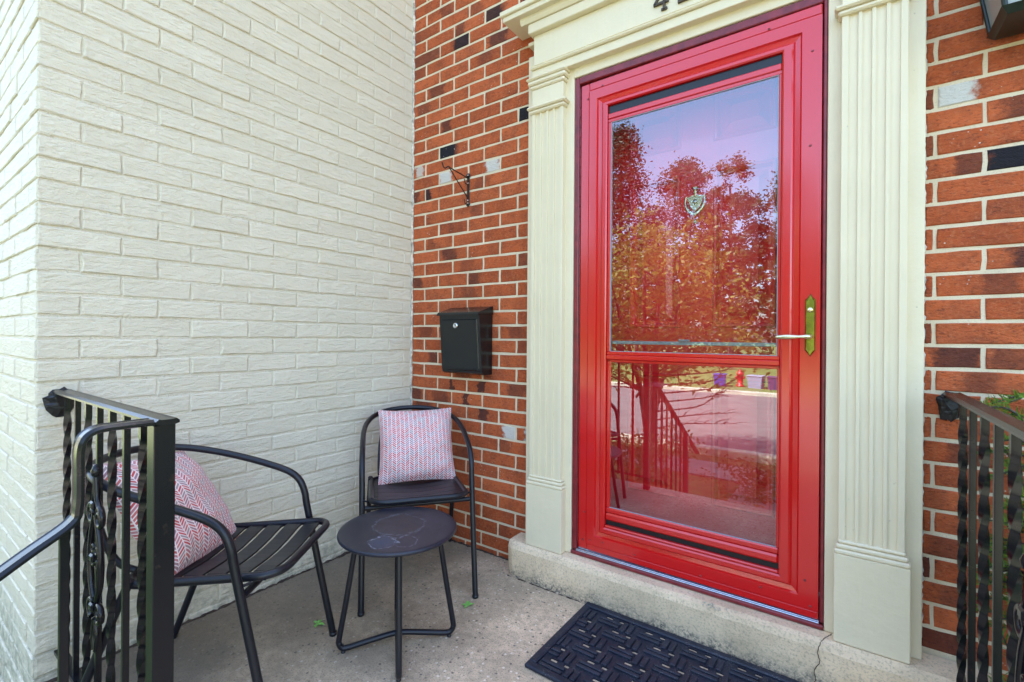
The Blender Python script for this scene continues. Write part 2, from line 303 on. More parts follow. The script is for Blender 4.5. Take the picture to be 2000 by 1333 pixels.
# ------------------------------------------------------------------ geometry helpers
class MB:
    def __init__(s): s.v = []; s.f = []; s.sm = []; s.uv = None
    def add(s, vs, fs, smooth=False):
        n = len(s.v); s.v += [tuple(p) for p in vs]; s.f += [tuple(i+n for i in f) for f in fs]; s.sm += [smooth]*len(fs); return s
    def box(s, x0, x1, y0, y1, z0, z1, c=0.0):
        if c <= 0:
            P = [(x, y, z) for x in (x0, x1) for y in (y0, y1) for z in (z0, z1)]
            return s.add(P, [(0, 1, 3, 2), (4, 6, 7, 5), (0, 4, 5, 1), (2, 3, 7, 6), (0, 2, 6, 4), (1, 5, 7, 3)])
        c = min(c, (x1-x0)*.45, (y1-y0)*.45, (z1-z0)*.45)
        X, Y, Z = (x0, x1), (y0, y1), (z0, z1); P = []; idx = {}
        for i in (0, 1):
            for j in (0, 1):
                for k in (0, 1):
                    sx, sy, sz = (1, -1)[i], (1, -1)[j], (1, -1)[k]
                    for a, q in enumerate(((X[i], Y[j]+sy*c, Z[k]+sz*c), (X[i]+sx*c, Y[j], Z[k]+sz*c), (X[i]+sx*c, Y[j]+sy*c, Z[k]))):
                        idx[i, j, k, a] = len(P); P.append(q)
        fs = []
        for i in (0, 1):
            q = [idx[i, 0, 0, 0], idx[i, 0, 1, 0], idx[i, 1, 1, 0], idx[i, 1, 0, 0]]; fs.append(q if i == 0 else q[::-1])
            q = [idx[0, i, 0, 1], idx[1, i, 0, 1], idx[1, i, 1, 1], idx[0, i, 1, 1]]; fs.append(q if i == 0 else q[::-1])
            q = [idx[0, 0, i, 2], idx[0, 1, i, 2], idx[1, 1, i, 2], idx[1, 0, i, 2]]; fs.append(q if i == 0 else q[::-1])
        for j in (0, 1):
            for k in (0, 1):
                q = [idx[0, j, k, 1], idx[1, j, k, 1], idx[1, j, k, 2], idx[0, j, k, 2]]; fs.append(q if j == k else q[::-1])
                q = [idx[j, 0, k, 0], idx[j, 1, k, 0], idx[j, 1, k, 2], idx[j, 0, k, 2]]; fs.append(q if j != k else q[::-1])
                q = [idx[j, k, 0, 0], idx[j, k, 1, 0], idx[j, k, 1, 1], idx[j, k, 0, 1]]; fs.append(q if j == k else q[::-1])
        for i in (0, 1):
            for j in (0, 1):
                for k in (0, 1):
                    q = [idx[i, j, k, a] for a in range(3)]; fs.append(q if (i+j+k) % 2 == 0 else q[::-1])
        return s.add(P, fs)
    def prism(s, pts, y0, y1, axis='y', smooth=False):
        n = len(pts)
        def T(a, b, d): return {'y': (a, d, b), 'x': (d, a, b), 'z': (a, b, d)}[axis]
        P = [T(a, b, y0) for a, b in pts] + [T(a, b, y1) for a, b in pts]
        s.add(P, [tuple(range(n)), tuple(range(2*n-1, n-1, -1))])
        return s.add(P, [(i, i+n, (i+1) % n+n, (i+1) % n) for i in range(n)], smooth)
    def tube(s, path, r, n=10, closed=False, caps=True, flat=None):
        path = [Vector(p) for p in path]; m_ = len(path)
        rr = r if isinstance(r, (list, tuple)) else [r]*m_
        T = []
        for i in range(m_):
            a = path[(i-1) % m_] if (closed or i) else path[0]; b = path[(i+1) % m_] if (closed or i < m_-1) else path[-1]
            t = (b-a); T.append(t.normalized() if t.length > 1e-9 else Vector((0, 0, 1)))
        ref = Vector((0, 0, 1)) if abs(T[0].z) < .9 else Vector((0, 1, 0))
        u = T[0].cross(ref).normalized(); P = []
        for i in range(m_):
            if i: u = (u - T[i]*u.dot(T[i])).normalized()
            w = T[i].cross(u)
            for k in range(n):
                a = 2*math.pi*k/n; P.append(path[i] + (u*math.cos(a) + w*math.sin(a))*rr[i])
        fs = []
        for i in range(m_ if closed else m_-1):
            j = (i+1) % m_
            for k in range(n): fs.append((i*n+k, i*n+(k+1) % n, j*n+(k+1) % n, j*n+k))
        s.add(P, fs, True)
        if caps and not closed: s.add(P, [tuple(range(n-1, -1, -1)), tuple((m_-1)*n+k for k in range(n))])
        return s
    def sweep(s, path, prof, upv=Vector((0, 0, 1)), smooth=False):
        """prof: closed list of (side, up); path kept upright"""
        path = [Vector(p) for p in path]; m_ = len(path); n = len(prof); P = []
        for i in range(m_):
            t = (path[min(i+1, m_-1)]-path[max(i-1, 0)]).normalized()
            sd = t.cross(upv)
            if sd.length < 1e-4: sd = s._last
            sd.normalize(); s._last = sd; uu = sd.cross(t).normalized()
            for a, b in prof: P.append(path[i] + sd*a + uu*b)
        fs = [(i*n+k, i*n+(k+1) % n, (i+1)*n+(k+1) % n, (i+1)*n+k) for i in range(m_-1) for k in range(n)]
        s.add(P, fs, smooth); s.add(P, [tuple(range(n-1, -1, -1)), tuple((m_-1)*n+k for k in range(n))]); return s
    def lathe(s, prof, c=(0, 0, 0), n=20, axis='z'):
        P = []; m_ = len(prof)
        for r, h in prof:
            for k in range(n):
                a = 2*math.pi*k/n; x, y = r*math.cos(a), r*math.sin(a)
                q = {'z': (x, y, h), 'y': (x, h, y), 'x': (h, x, y)}[axis]; P.append((c[0]+q[0], c[1]+q[1], c[2]+q[2]))
        s.add(P, [(i*n+k, i*n+(k+1) % n, (i+1)*n+(k+1) % n, (i+1)*n+k) for i in range(m_-1) for k in range(n)], True)
        s.add(P, [tuple(range(n-1, -1, -1)), tuple((m_-1)*n+k for k in range(n))]); return s
    def rings(s, rects, ys, closed_last=False):
        """concentric rectangles (x0,x1,z0,z1) at depth y joined by mitred faces"""
        P = []
        for (a, b, c, d), y in zip(rects, ys): P += [(a, y, c), (b, y, c), (b, y, d), (a, y, d)]
        fs = []
        for i in range(len(rects)-1):
            for k in range(4): fs.append((i*4+k, i*4+(k+1) % 4, (i+1)*4+(k+1) % 4, (i+1)*4+k))
        if closed_last: q = (len(rects)-1)*4; fs.append((q, q+1, q+2, q+3))
        return s.add(P, fs)
    def mesh(s, name):
        me = bpy.data.meshes.new(name); me.from_pydata(s.v, [], s.f); me.polygons.foreach_set('use_smooth', s.sm)
        if s.uv:
            ul = me.uv_layers.new(name='UVMap'); vi = np.empty(len(me.loops), 'i'); me.loops.foreach_get('vertex_index', vi)
            ul.data.foreach_set('uv', np.array(s.uv, 'f')[vi].ravel())
        me.validate(); me.update(); return me
    def build(s, name, mat, parent=None, loc=(0, 0, 0), rot=(0, 0, 0)): return link(name, s.mesh(name), mat, parent, loc, rot)
def link(name, me, mat, parent=None, loc=(0, 0, 0), rot=(0, 0, 0)):
    if mat and not me.materials: me.materials.append(MAT[mat] if isinstance(mat, str) else mat)
    o = bpy.data.objects.new(name, me); COL.objects.link(o); o.location = loc; o.rotation_euler = rot
    if parent: o.parent = parent
    return o
def tag(o, label, cat, group=None):
    o['label'] = label; o['category'] = cat
    if group: o['group'] = group
    return o
def thing(name, label, cat, loc=(0, 0, 0), rz=0, group=None):
    o = bpy.data.objects.new(name, None); COL.objects.link(o); o.location = loc; o.rotation_euler = (0, 0, rz); o.empty_display_size = .05
    return tag(o, label, cat, group)
def struct(o): o['kind'] = 'structure'; return o
def stuff(o): o['kind'] = 'stuff'; return o
def crom(pts, sub=6, closed=False):
    pts = [Vector(p) for p in pts]; n = len(pts); out = []
    for i in range(n if closed else n-1):
        g = lambda j: pts[j % n] if closed else pts[max(0, min(n-1, j))]
        p0, p1, p2, p3 = g(i-1), g(i), g(i+1), g(i+2)
        for k in range(sub):
            t = k/sub; out.append(.5*((2*p1)+(p2-p0)*t+(2*p0-5*p1+4*p2-p3)*t*t+(3*p1-p0-3*p2+p3)*t**3))
    if not closed: out.append(pts[-1])
    return out
def copy_tree(o, parent=None):
    c = o.copy(); COL.objects.link(c); c.parent = parent
    for ch in list(o.children): copy_tree(ch, c)
    return c

# ------------------------------------------------------------------ ground, slab, stairs, street
GZ = -.75
b = MB().add([(-120, -160, GZ), (120, -160, GZ), (120, 60, GZ), (-120, 60, GZ)], [(0, 1, 2, 3)])
struct(b.build('ground', 'grass'))
b = MB().box(0, 2.30, -1.53, 0.0, -.62, 0, .006)
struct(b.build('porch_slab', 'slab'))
b = MB()
for i in range(3): b.box(.72, 2.30, -1.53-.28*(i+1), -1.53-.28*i+.002*0, GZ+.001, -.1875*(i+1), .006)
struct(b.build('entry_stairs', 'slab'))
b = MB().box(.80, 2.22, -4.6, -2.372, GZ-.05, GZ+.02)
struct(b.build('front_path', 'walk'))
b = MB().box(-60, 60, -5.35, -4.602, GZ-.05, GZ+.024)
struct(b.build('sidewalk', 'walk'))
b = MB().add([(-60, -14.4, GZ+.006), (60, -14.4, GZ+.006), (60, -6.0, GZ+.006), (-60, -6.0, GZ+.006)], [(0, 1, 2, 3)])
struct(b.build('road', 'asphalt'))
for y0, y1 in ((-14.62, -14.4), (-6.0, -5.82)):
    b = MB().box(-60, 60, y0, y1, GZ-.1, GZ+.12, .02); struct(b.build('kerb', 'kerb'))
b = MB().add([(2.302, -2.6, GZ+.01), (4.5, -2.6, GZ+.01), (4.5, -.01, GZ+.01), (2.302, -.01, GZ+.01)], [(0, 1, 2, 3)])
struct(b.build('planting_bed', 'mulch'))

# ------------------------------------------------------------------ bricks
CH, HB, Z0 = .0677, .1016, 1.108           # course height, half brick module, a bed joint
def brick_mesh(w, h, d, seed, inset=.003, jit=.0011, crown=.0):
    rg = random.Random(seed); J = lambda: rg.uniform(-jit, jit)
    xs = [-w/2, -w/6, w/6, w/2]; P = []
    outer = [(x, -h/2) for x in xs] + [(w/2, 0)] + [(x, h/2) for x in xs[::-1]] + [(-w/2, 0)]
    outer = [(x+J(), z+J()) for x, z in outer]; n = len(outer)
    inner = [(x*(1-inset*2/w)+J()*.5, z*(1-inset*2/h)+J()*.5) for x, z in outer]
    dz = rg.uniform(-.001, .001)
    P = [(x, -crown+dz*x/w, z) for x, z in inner] + [(x, inset*.8, z) for x, z in outer] + [(x, d, z) for x, z in outer]
    b = MB().add(P, [tuple(range(n))] + [(i+n, (i+1) % n+n, (i+1) % n, i) for i in range(n)] + [(i+2*n, (i+1) % n+2*n, (i+1) % n+n, i+n) for i in range(n)])
    return b
_bm = {}
def get_brick(kind, w, seed, mat):
    key = (kind, round(w, 3), seed % 6)
    if key not in _bm:
        if kind == 'red': b = brick_mesh(w, CH-.0105, .03, int(key[1]*1000)*7+key[2]*131+(3 if kind == 'red' else 0), .003, .0016)
        else: b = brick_mesh(w, CH-.0080, .03, int(key[1]*1000)*7+key[2]*131+(3 if kind == 'red' else 0), .0036, .0021)
        _bm[key] = b.mesh('brick'); _bm[key].materials.append(MAT[mat])
    return _bm[key]
camp = cam.matrix_world.translation
def project(p):
    d = Vector(p)-camp; z = d.dot(fw)
    if z < .05: return None
    return 1000+F*d.dot(rt)/z, 656.66-F*d.dot(up)/z, z
def inview(p, mar=40):
    q = project(p); return q and -mar < q[0] < 2000+mar and -mar < q[1] < 1333+mar

def rows(z_lo, z_hi):
    r0 = math.floor((z_lo-Z0)/CH); r1 = math.ceil((z_hi-Z0)/CH); return range(r0, r1)
def row_bricks(x0, x1, phase):
    """brick spans between joints at phase + 2*HB*k clipped to x0..x1"""
    k = math.floor((x0-phase)/(2*HB)); out = []
    while phase+2*HB*k < x1:
        a, b_ = max(x0, phase+2*HB*k), min(x1, phase+2*HB*(k+1))
        if b_-a > .018: out.append((a, b_, a > x0+1e-6, b_ < x1-1e-6))
        k += 1
    return out
# special bricks: (x, z) centre -> flash/lime (amount, offset along brick, half width)
FLASH = [(0.342, 2.567, 0.95, 0.55, 0.075), (0.600, 2.613, 0.9, -0.7, 0.11), (0.725, 2.614, 0.95, 0, 0.12), (0.561, 2.501, 0.7, -0.2, 0.07), (0.090, 2.571, 0.55, 0, 0.14), (0.471, 2.442, 0.6, 0.2, 0.04), (0.150, 2.353, 0.55, -0.2, 0.07), (0.729, 2.097, 1, 0, 0.15), (0.294, 2.032, 1, -0.6, 0.11), (0.198, 1.817, 0.9, -1, 0.045), (0.415, 1.411, 0.9, 0.45, 0.045), (0.107, 1.377, 0.6, -0.6, 0.05), (0.391, 0.816, 0.8, 0, 0.022), (0.504, 0.803, 0.8, -0.05, 0.022), (0.388, 0.740, 0.8, 0, 0.022), (0.531, 0.677, 0.75, 0.05, 0.035), (2.305, 1.555, 1, 0, 0.16), (2.312, 1.273, 0.8, 0.2, 0.09), (2.193, 1.543, 0.6, 0.8, 0.05), (2.204, 1.011, 0.7, 0.2, 0.07), (2.303, 1.007, 0.45, -0.5, 0.06), (2.327, 1.954, 0.7, -0.1, 0.08), (2.197, 0.757, 0.5, 0.6, 0.06), (2.199, 0.481, 0.45, 0.2, 0.09), (2.190, 0.172, 0.6, -0.6, 0.1), (0.094, 2.505, 0.3, 0, 0.1), (0.460, 1.303, 0.3, 0, 0.06), (0.442, 1.432, 0.3, 0, 0.06), (0.147, 2.296, 0.4, -0.2, 0.06), (0.110, 1.072, 0.4, 0, 0.06), (0.432, 2.409, 0.3, 0, 0.06), (0.221, 2.762, 0.4, 0.5, 0.06), (0.753, 1.050, 0.4, 0, 0.06)]
LIME = [(0.037, 1.963, 0.75, 0.1, 0.035), (0.245, 1.898, 0.95, -0.55, 0.055), (0.551, 1.896, 0.95, 0.55, 0.055), (0.649, 0.602, 0.95, 0.75, 0.055), (0.766, 0.595, 0.8, 0.6, 0.03), (2.178, 1.765, 1, -0.72, 0.06), (0.204, 2.280, 0, 0, 0.03)]
rng = random.Random(5)
rw = thing('red_brick_wall', 'red brick front wall with cream mortar beside the red door', 'wall', (.4, .05, 0))
def wparent(o, par): o.parent = par; o.matrix_parent_inverse = par.matrix_world.inverted() if False else Matrix.Translation(-Vector(par.location))
far = MB(); nred = 0
cand = []
for r in rows(-.70, 4.2):
    zc = Z0+(r+.5)*CH
    segs = []
    ph = -.0057+(HB if r % 2 == 0 else 0)
    if zc > -.01: segs += [(s, 'L') for s in row_bricks(.002, .80 if zc < 2.33 else 3.6, ph)] if zc < 2.33 or zc > 2.48 else [(s, 'L') for s in row_bricks(.002, .80, ph)]
    ph2 = 2.269+(0 if r % 2 == 0 else HB)
    if zc < 2.48 and zc > (.15 if True else 0): segs += [(s, 'R') for s in row_bricks(2.145, 3.6, ph2)]
    elif zc < 2.48: segs += [(s, 'R') for s in row_bricks(2.302, 3.6, ph2)]
    for (a, b_, jl, jr), side in segs: cand.append((a, b_, jl, jr, zc))
rw_vis = []
for a, b_, jl, jr, zc in cand:
    g = .0052; a2 = a+(g if jl else .001); b2 = b_-(g if jr else .001); w = b2-a2; xc = (a2+b2)/2
    vis = any(inview((x, 0, zc)) for x in (a2, xc, b2)) and not (.84 < xc < 2.10)
    yo = rng.uniform(-.0012, .0012)
    if vis and xc < 2.8:
        me = get_brick('red', w, rng.randrange(999), 'brick'); o = link('brick', me, None, None, (xc-.4, yo-.05, zc), (rng.uniform(-.006, .006), rng.uniform(-.003, .003), rng.uniform(-.004, .004))); o.parent = rw
        fl = [0, 0, .05]; li = [0, 0, .03]
        for (fx, fz, am, off, hw) in FLASH:
            if abs(fz-zc) < CH*.5 and a <= fx <= b_: fl = [am, off*w/2, hw]
        for (fx, fz, am, off, hw) in LIME:
            if abs(fz-zc) < CH*.5 and a <= fx <= b_: li = [am, off*w/2, hw]
        if fl[0] == 0 and rng.random() < .20: fl = [rng.uniform(.25, .65), rng.uniform(-.9, .9)*w/2, rng.uniform(.03, .08)]
        o['flash'], o['flash_pos'], o['flash_w'] = [float(q) for q in fl]; o['lime'], o['lime_pos'], o['lime_w'] = [float(q) for q in li]
        nred += 1
    else:
        t = get_brick('red', w, rng.randrange(999), 'brick'); vv = [(v.co.x+xc-.4, v.co.y-.05, v.co.z+zc) for v in t.vertices]
        far.add(vv, [tuple(p.vertices) for p in t.polygons])
o = far.build('brick_courses', 'brick', rw); stuff(o)
MJ = .0035
b = MB()
b.box(-.004, .83, MJ, 5.0, -.75, 6.2); b.box(2.12, 8.0, MJ, 5.0, -.75, 6.2); b.box(.831, 2.119, MJ, 5.0, 2.30, 6.2)  # depth and height added out of view to keep the sun off the porch
o = b.build('mortar_bed_sunblock', 'mortar', rw, (-.4, -.05, 0))

# white painted wall of the neighbouring unit: side face x=0, front face y=-YL
YL = 1.4839
ww = thing('white_brick_wall', 'white painted brick side wall of the neighbouring house, left of the chairs', 'wall', (-.2, -.7, 0))
wc = []
for r in rows(-.75, 4.2):
    zc = Z0+(r+.5)*CH
    for a, b_, jl, jr in row_bricks(0, YL, HB if r % 2 == 0 else 0):       # distance from the outer corner
        wc.append(('s', a, b_, zc, jl, jr, r))
    for a, b_, jl, jr in row_bricks(0, 2.6, 0 if r % 2 == 0 else HB): wc.append(('f', a, b_, zc, jl, jr, r))
def wpos(k, t, zc): return (0, -YL+t, zc) if k == 's' else (-t, -YL, zc)
sc_ = []
for c in wc:
    k, a, b_, zc = c[:4]; pa, pb = project(wpos(k, a, zc)), project(wpos(k, b_, zc)); area = 0
    if pa and pb and zc > -.01 and (inview(wpos(k, a, zc), 25) or inview(wpos(k, b_, zc), 25)):
        area = abs(pb[0]-pa[0])*F*CH/((pa[2]+pb[2])/2)
    sc_.append(area)
order = sorted(range(len(wc)), key=lambda i: -sc_[i]); keep = set(i for i in order[:300] if sc_[i] > 0)
far = MB(); far_side = 0
for i, (k, a, b_, zc, jl, jr, r) in enumerate(wc):
    g = .0016; a2 = a+(g if jl else .0); b2 = b_-(g if jr else .0)
    if k == 's' and not jr: b2 = b_-.004
    if k == 's' and not jl: a2 = a + (.003)
    if k == 'f' and not jl: a2 = a + .003
    w = b2-a2; tc = (a2+b2)/2; dep = rng.uniform(-.0026, .0016)
    x, y, z = wpos(k, tc, zc)
    loc = Vector((x+dep, y, z)) if k == 's' else Vector((x, y-dep, z)); rz = math.pi/2 if k == 's' else 0
    rot = (rng.uniform(-.022, .014), rng.uniform(-.009, .009), rz+rng.uniform(-.005, .005))
    me = get_brick('white', w, rng.randrange(999), 'wbrick')
    if i in keep:
        o = link('brick', me, None, ww, loc-Vector(ww.location), rot)
    else:
        mt = Matrix.Translation(loc-Vector(ww.location)) @ Euler(rot).to_matrix().to_4x4()
        far.add([mt @ v.co for v in me.vertices], [tuple(p.vertices) for p in me.polygons])
stuff(far.build('brick_courses', 'wbrick', ww))
D = .0048
b = MB().box(-8.0, -D, -YL+D, 5.0, GZ, 6.2)  # joint backing, extended into an unseen tall solid added to shade the recess
b.build('painted_joint_bed_sunblock', 'wbrick', ww, -Vector(ww.location))
# caulk line in the corner
pts = [(.002+rng.uniform(-.002, .003), -.003+rng.uniform(-.003, .002), z) for z in np.arange(0, 3.2, .02)]
MB().tube(pts, [rng.uniform(.004, .009) for _ in pts], 6).build('caulk_bead', 'caulk', ww, -Vector(ww.location))

# ------------------------------------------------------------------ concrete step at the door
st = MB()
prof = [(-.118, .012), (-.128, .005), (-.124, .0)]
def stepx(x): return .0
zz = [(-.004, 0), (-.112, 0), (-.112, .004), (-.118, .07), (-.120, .125), (-.114, .142), (-.100, .150), (-.004, .150)]
nx = 60; P = []; fs = []
for i in range(nx+1):
    x = .745+(2.30-.745)*i/nx
    for y, z in zz:
        e = .012*max(0, 1-(x-.745)/.03)
        P.append((x+e*0, y+(rng.uniform(-.0018, .0018) if -.13 < y < -.05 and z > .01 else 0)+ (e if y < -.05 else 0), z+(rng.uniform(-.001, .001) if .01 < z < .149 else 0)))
n = len(zz)
fs = [(i*n+k, i*n+(k+1) % n, (i+1)*n+(k+1) % n, (i+1)*n+k) for i in range(nx) for k in range(n)]
st.add(P, fs, False); st.add(P, [tuple(range(n-1, -1, -1)), tuple(nx*n+k for k in range(n))])
step = thing('door_step', 'low weathered concrete step under the red door', 'step', (.745, 0, 0))
st.build('step_block', 'step', step, (-.745, 0, .001))
gr = MB()
pts = [(.004+rng.uniform(-.003, .004), y, rng.uniform(-.001, .003)) for y in np.arange(-1.5, -.005, .012)]; gr.tube(pts, [rng.uniform(.003, .0085) for _ in pts], 6)
pts = [(x, -.003+rng.uniform(-.004, .002), rng.uniform(-.001, .003)) for x in np.arange(.005, .74, .012)]; gr.tube(pts, [rng.uniform(.002, .0075) for _ in pts], 6)
pts = [(x, -.1175+rng.uniform(-.003, .002), rng.uniform(-.002, .001)) for x in np.arange(.75, 2.29, .012)]; gr.tube(pts, [rng.uniform(.001, .0045) for _ in pts], 5)
gr.build('joint_grime', 'mulch', bpy.data.objects['porch_slab'])
# crack lines and a spalled patch of exposed pebbles
cr = [(1.905, -.1205, .148), (1.897, -.1225, .12), (1.903, -.1225, .09), (1.890, -.1225, .06), (1.893, -.121, .03), (1.880, -.118, .004)]
cp = [(x, y-.0005, z) for x, y, z in crom(cr, 5)]
MB().tube([(x+rng.uniform(-.0015, .0015), y, z) for x, y, z in cp], .0011, 5).build('crack', 'black', step, (-.745, 0, .001))
cr2 = [(1.905, -.119, .1502), (1.912, -.10, .1505), (1.925, -.075, .1505), (1.930, -.058, .1505)]
MB().tube([(x+rng.uniform(-.002, .002), y, z) for x, y, z in crom(cr2, 5)], .0010, 5).build('crack', 'black', step, (-.745, 0, .001))
sp = MB()
for i in range(40):
    x, y, z = 1.60+rng.gauss(0, .018), -.108+rng.gauss(0, .008), .146+rng.uniform(-.004, .004)
    q = rng.uniform(.0015, .0035); sp.lathe([(0, -q), (q, -q*.3), (q*.8, q*.6), (0, q)], (x, y, z), 6)
o = sp.build('exposed_pebbles', 'kerb', step, (-.745, 0, .001)); stuff(o)

# ------------------------------------------------------------------ door surround
ds = thing('door_surround', 'cream painted wooden door surround with fluted pilasters and cornice', 'door surround', (1.47, 0, .151))
O = (-1.47, 0, -.151)
ZS = .152
YC = -.055
def dpart(name, mb, mat='trim', par=None): return mb.build(name, mat, par or ds, O if par is None else (0, 0, 0))
for nm, x0, x1 in (('casing_board', .800, 1.029), ('casing_board', 1.911, 2.140)):
    dpart(nm, MB().box(x0, x1, YC, .02, ZS, 2.3, .002))
dpart('head_casing', MB().box(1.0292, 1.9108, YC-.001, .02, 2.138, 2.30, .002))
def pilaster(x0, mirror=False):
    W_ = .155; fil = .009; nfl = 4; edge = .017
    fw_ = (W_-2*edge-(nfl-1)*fil)/nfl
    root = MB()
    prof = [(x0, YC+.002), (x0, -.083), ]
    x = x0+edge; prof = [(x0, YC+.002), (x0, -.0835), (x0+.0015, -.085), (x, -.085)]
    for i in range(nfl):
        prof += [(x+.0005, -.0785), (x+fw_-.0005, -.0785), (x+fw_, -.085)]
        x += fw_
        if i < nfl-1: prof += [(x+fil, -.085)]; x += fil
    prof += [(x0+W_-.0015, -.085), (x0+W_, -.0835), (x0+W_, YC+.002)]
    sh = dpart('pilaster_shaft', MB().prism(prof, .455, 2.035, 'z'))
    pl = dpart('plinth', MB().box(x0-.010, x0+W_+.012, -.096, YC+.002, ZS, .415, .002))
    pm = MB()
    for z0, z1, pr_ in ((.415, .430, .004), (.430, .444, .0), (.444, .456, -.005)):
        pm.box(x0-.010-pr_+.004, x0+W_+.012+pr_-.004, -.096-pr_+.003, YC+.002, z0+.0003, z1-.0003, .004)
    dpart('plinth_moulding', pm)
    am = MB()
    for z0, z1, pr_ in ((2.022, 2.038, .010), (2.038, 2.052, .018)): am.box(x0-pr_, x0+W_+pr_, -.085-pr_, YC+.002, z0+.0003, z1-.0003, .005)
    dpart('astragal', am)
    dpart('necking_block', MB().box(x0, x0+W_, -.085, YC+.002, 2.0523, 2.128, .002))
    cm = MB()
    for z0, z1, pr_ in ((2.128, 2.145, .008), (2.145, 2.164, .015), (2.164, 2.176, .021)): cm.box(x0-pr_, x0+W_+pr_, -.085-pr_, YC+.002, z0+.0003, z1-.0003, .005)
    dpart('capital', cm)
pilaster(.838); pilaster(1.945)
dpart('architrave', MB().box(.838, 2.102, -.087, YC+.0015, 2.1765, 2.212, .002))
bd = MB()
for z0, z1, y in ((2.2125, 2.2235, -.100), (2.2240, 2.2330, -.096)): bd.box(.834, 2.106, y, YC+.0015, z0, z1, .0045)
dpart('bead_moulding', bd)
dpart('frieze_board', MB().box(.846, 2.094, -.086, YC+.0015, 2.2335, 2.362, .002))
cor = MB()
cor.box(.832, 2.108, -.112, .0, 2.3625, 2.404, .003)
cor.box(.800, 2.140, -.062, .0, 2.345, 2.3620, .003)
dpart('cornice_bed_moulding', cor)
cor = MB()
cor.prism([(.0, 2.4045), (-.118, 2.4045), (-.126, 2.416), (-.128, 2.430), (.0, 2.430)], .800, 2.140, 'x')
dpart('cornice_cove', cor)
dpart('cornice_cap', MB().box(.726, 2.214, -.152, .0, 2.4302, 2.452, .002))
dpart('cornice_top', MB().box(.715, 2.225, -.163, .0, 2.4523, 2.475, .003))

for xx in (.7985, 2.1425):
    pts = [(xx+rng.uniform(-.0025, .0025), -.002+rng.uniform(-.002, .002), z) for z in np.arange(.16, 2.34, .012)]
    dpart('caulk_bead', MB().tube(pts, [rng.uniform(.0015, .0062) for _ in pts], 6), 'caulk')
# house number
def numeral(pts_list, x, z, lab):
    b = MB()
    for pts, w in pts_list:
        b.sweep([(px, 0, pz) for px, pz in pts], [(-.004, -w/2), (.004, -w/2), (.004, w/2), (-.004, w/2)], Vector((0, 1, 0)))
    return tag(b.build('house_number', 'number', None, (x, -.0905, z)), lab, 'house number')
numeral([([(.040, 0), (.040, .085)], .011), ([(.040, .084), (.004, .026)], .009), ([(.001, .026), (.056, .026)], .009), ([(.029, .001), (.051, .001)], .006)], 1.374, 2.254, 'bronze numeral 4 on the cream frieze above the door')
two = crom([(.002, .060), (.012, .080), (.030, .085), (.046, .072), (.044, .052), (.024, .028), (.004, .006)], 4)
numeral([([(p.x, p.y) for p in two], .009), ([(.001, .005), (.050, .005)], .011), ([(.047, .003), (.051, .020)], .007)], 1.462, 2.254, 'bronze numeral cut off by the picture top, right of the 4')

# ------------------------------------------------------------------ door opening: jambs, sill, entry door
jb = thing('door_frame', 'dark red painted door frame and sill inside the cream surround', 'door frame', (1.47, 0, .151))
jo = (-1.47, 0, -.151)
MB().box(1.0295, 1.0505, -.050, .20, .170, 2.137, .003).build('jamb', 'darkred', jb, jo)
MB().box(1.8985, 1.9105, -.050, .20, .170, 2.137, .003).build('jamb', 'darkred', jb, jo)
MB().box(1.0507, 1.8983, -.050, .20, 2.108, 2.137, .003).build('head_jamb', 'darkred', jb, jo)
MB().box(1.0297, 1.9103, -.060, .20, .1525, .1665, .003).build('sill', 'darkred', jb, jo)
sl_ = MB().box(1.0510, 1.8980, -.054, .10, .1668, .1705, .001); sl_.box(1.0512, 1.8978, -.050, -.044, .1706, .1745, .001); sl_.box(1.0512, 1.8978, -.036, .02, .1706, .176, .002)
sl_.build('aluminium_threshold', 'alu', jb, jo)

ed = thing('entry_door', 'dark red six panel front door behind the storm door glass', 'door', (1.476, .14, .18))
eo = (-1.476, -.14, -.18)
YD = .14
def panel_face(rects):
    """front face with rectangular holes, built as strips"""
    xs = sorted(set([1.051, 1.898]+[r[0] for r in rects]+[r[1] for r in rects])); zs = sorted(set([.178, 2.105]+[r[2] for r in rects]+[r[3] for r in rects])); b = MB()
    for i in range(len(xs)-1):
        for j in range(len(zs)-1):
            xm, zm = (xs[i]+xs[i+1])/2, (zs[j]+zs[j+1])/2
            if any(r[0] < xm < r[1] and r[2] < zm < r[3] for r in rects): continue
            b.add([(xs[i], YD, zs[j]), (xs[i+1], YD, zs[j]), (xs[i+1], YD, zs[j+1]), (xs[i], YD, zs[j+1])], [(0, 1, 2, 3)])
    b.box(1.051, 1.898, YD+.020, YD+.045, .178, 2.105); return b
PR = []
for x0, x1 in ((1.197, 1.415), (1.538, 1.756)):
    for z0, z1 in ((.405, .910), (1.095, 1.712), (1.820, 2.005)): PR.append((x0, x1, z0, z1))
panel_face(PR).build('door_slab', 'inred', ed, eo)
for x0, x1, z0, z1 in PR:
    def ins(d): return (x0+d, x1-d, z0+d, z1-d)
    MB().rings([ins(0), ins(.005), ins(.013), ins(.021), ins(.029), ins(.058), ins(.060)], [YD, YD-.008, YD-.007, YD+.017, YD+.0175, YD-.001, YD-.003], True).build('panel', 'inred', ed, eo)
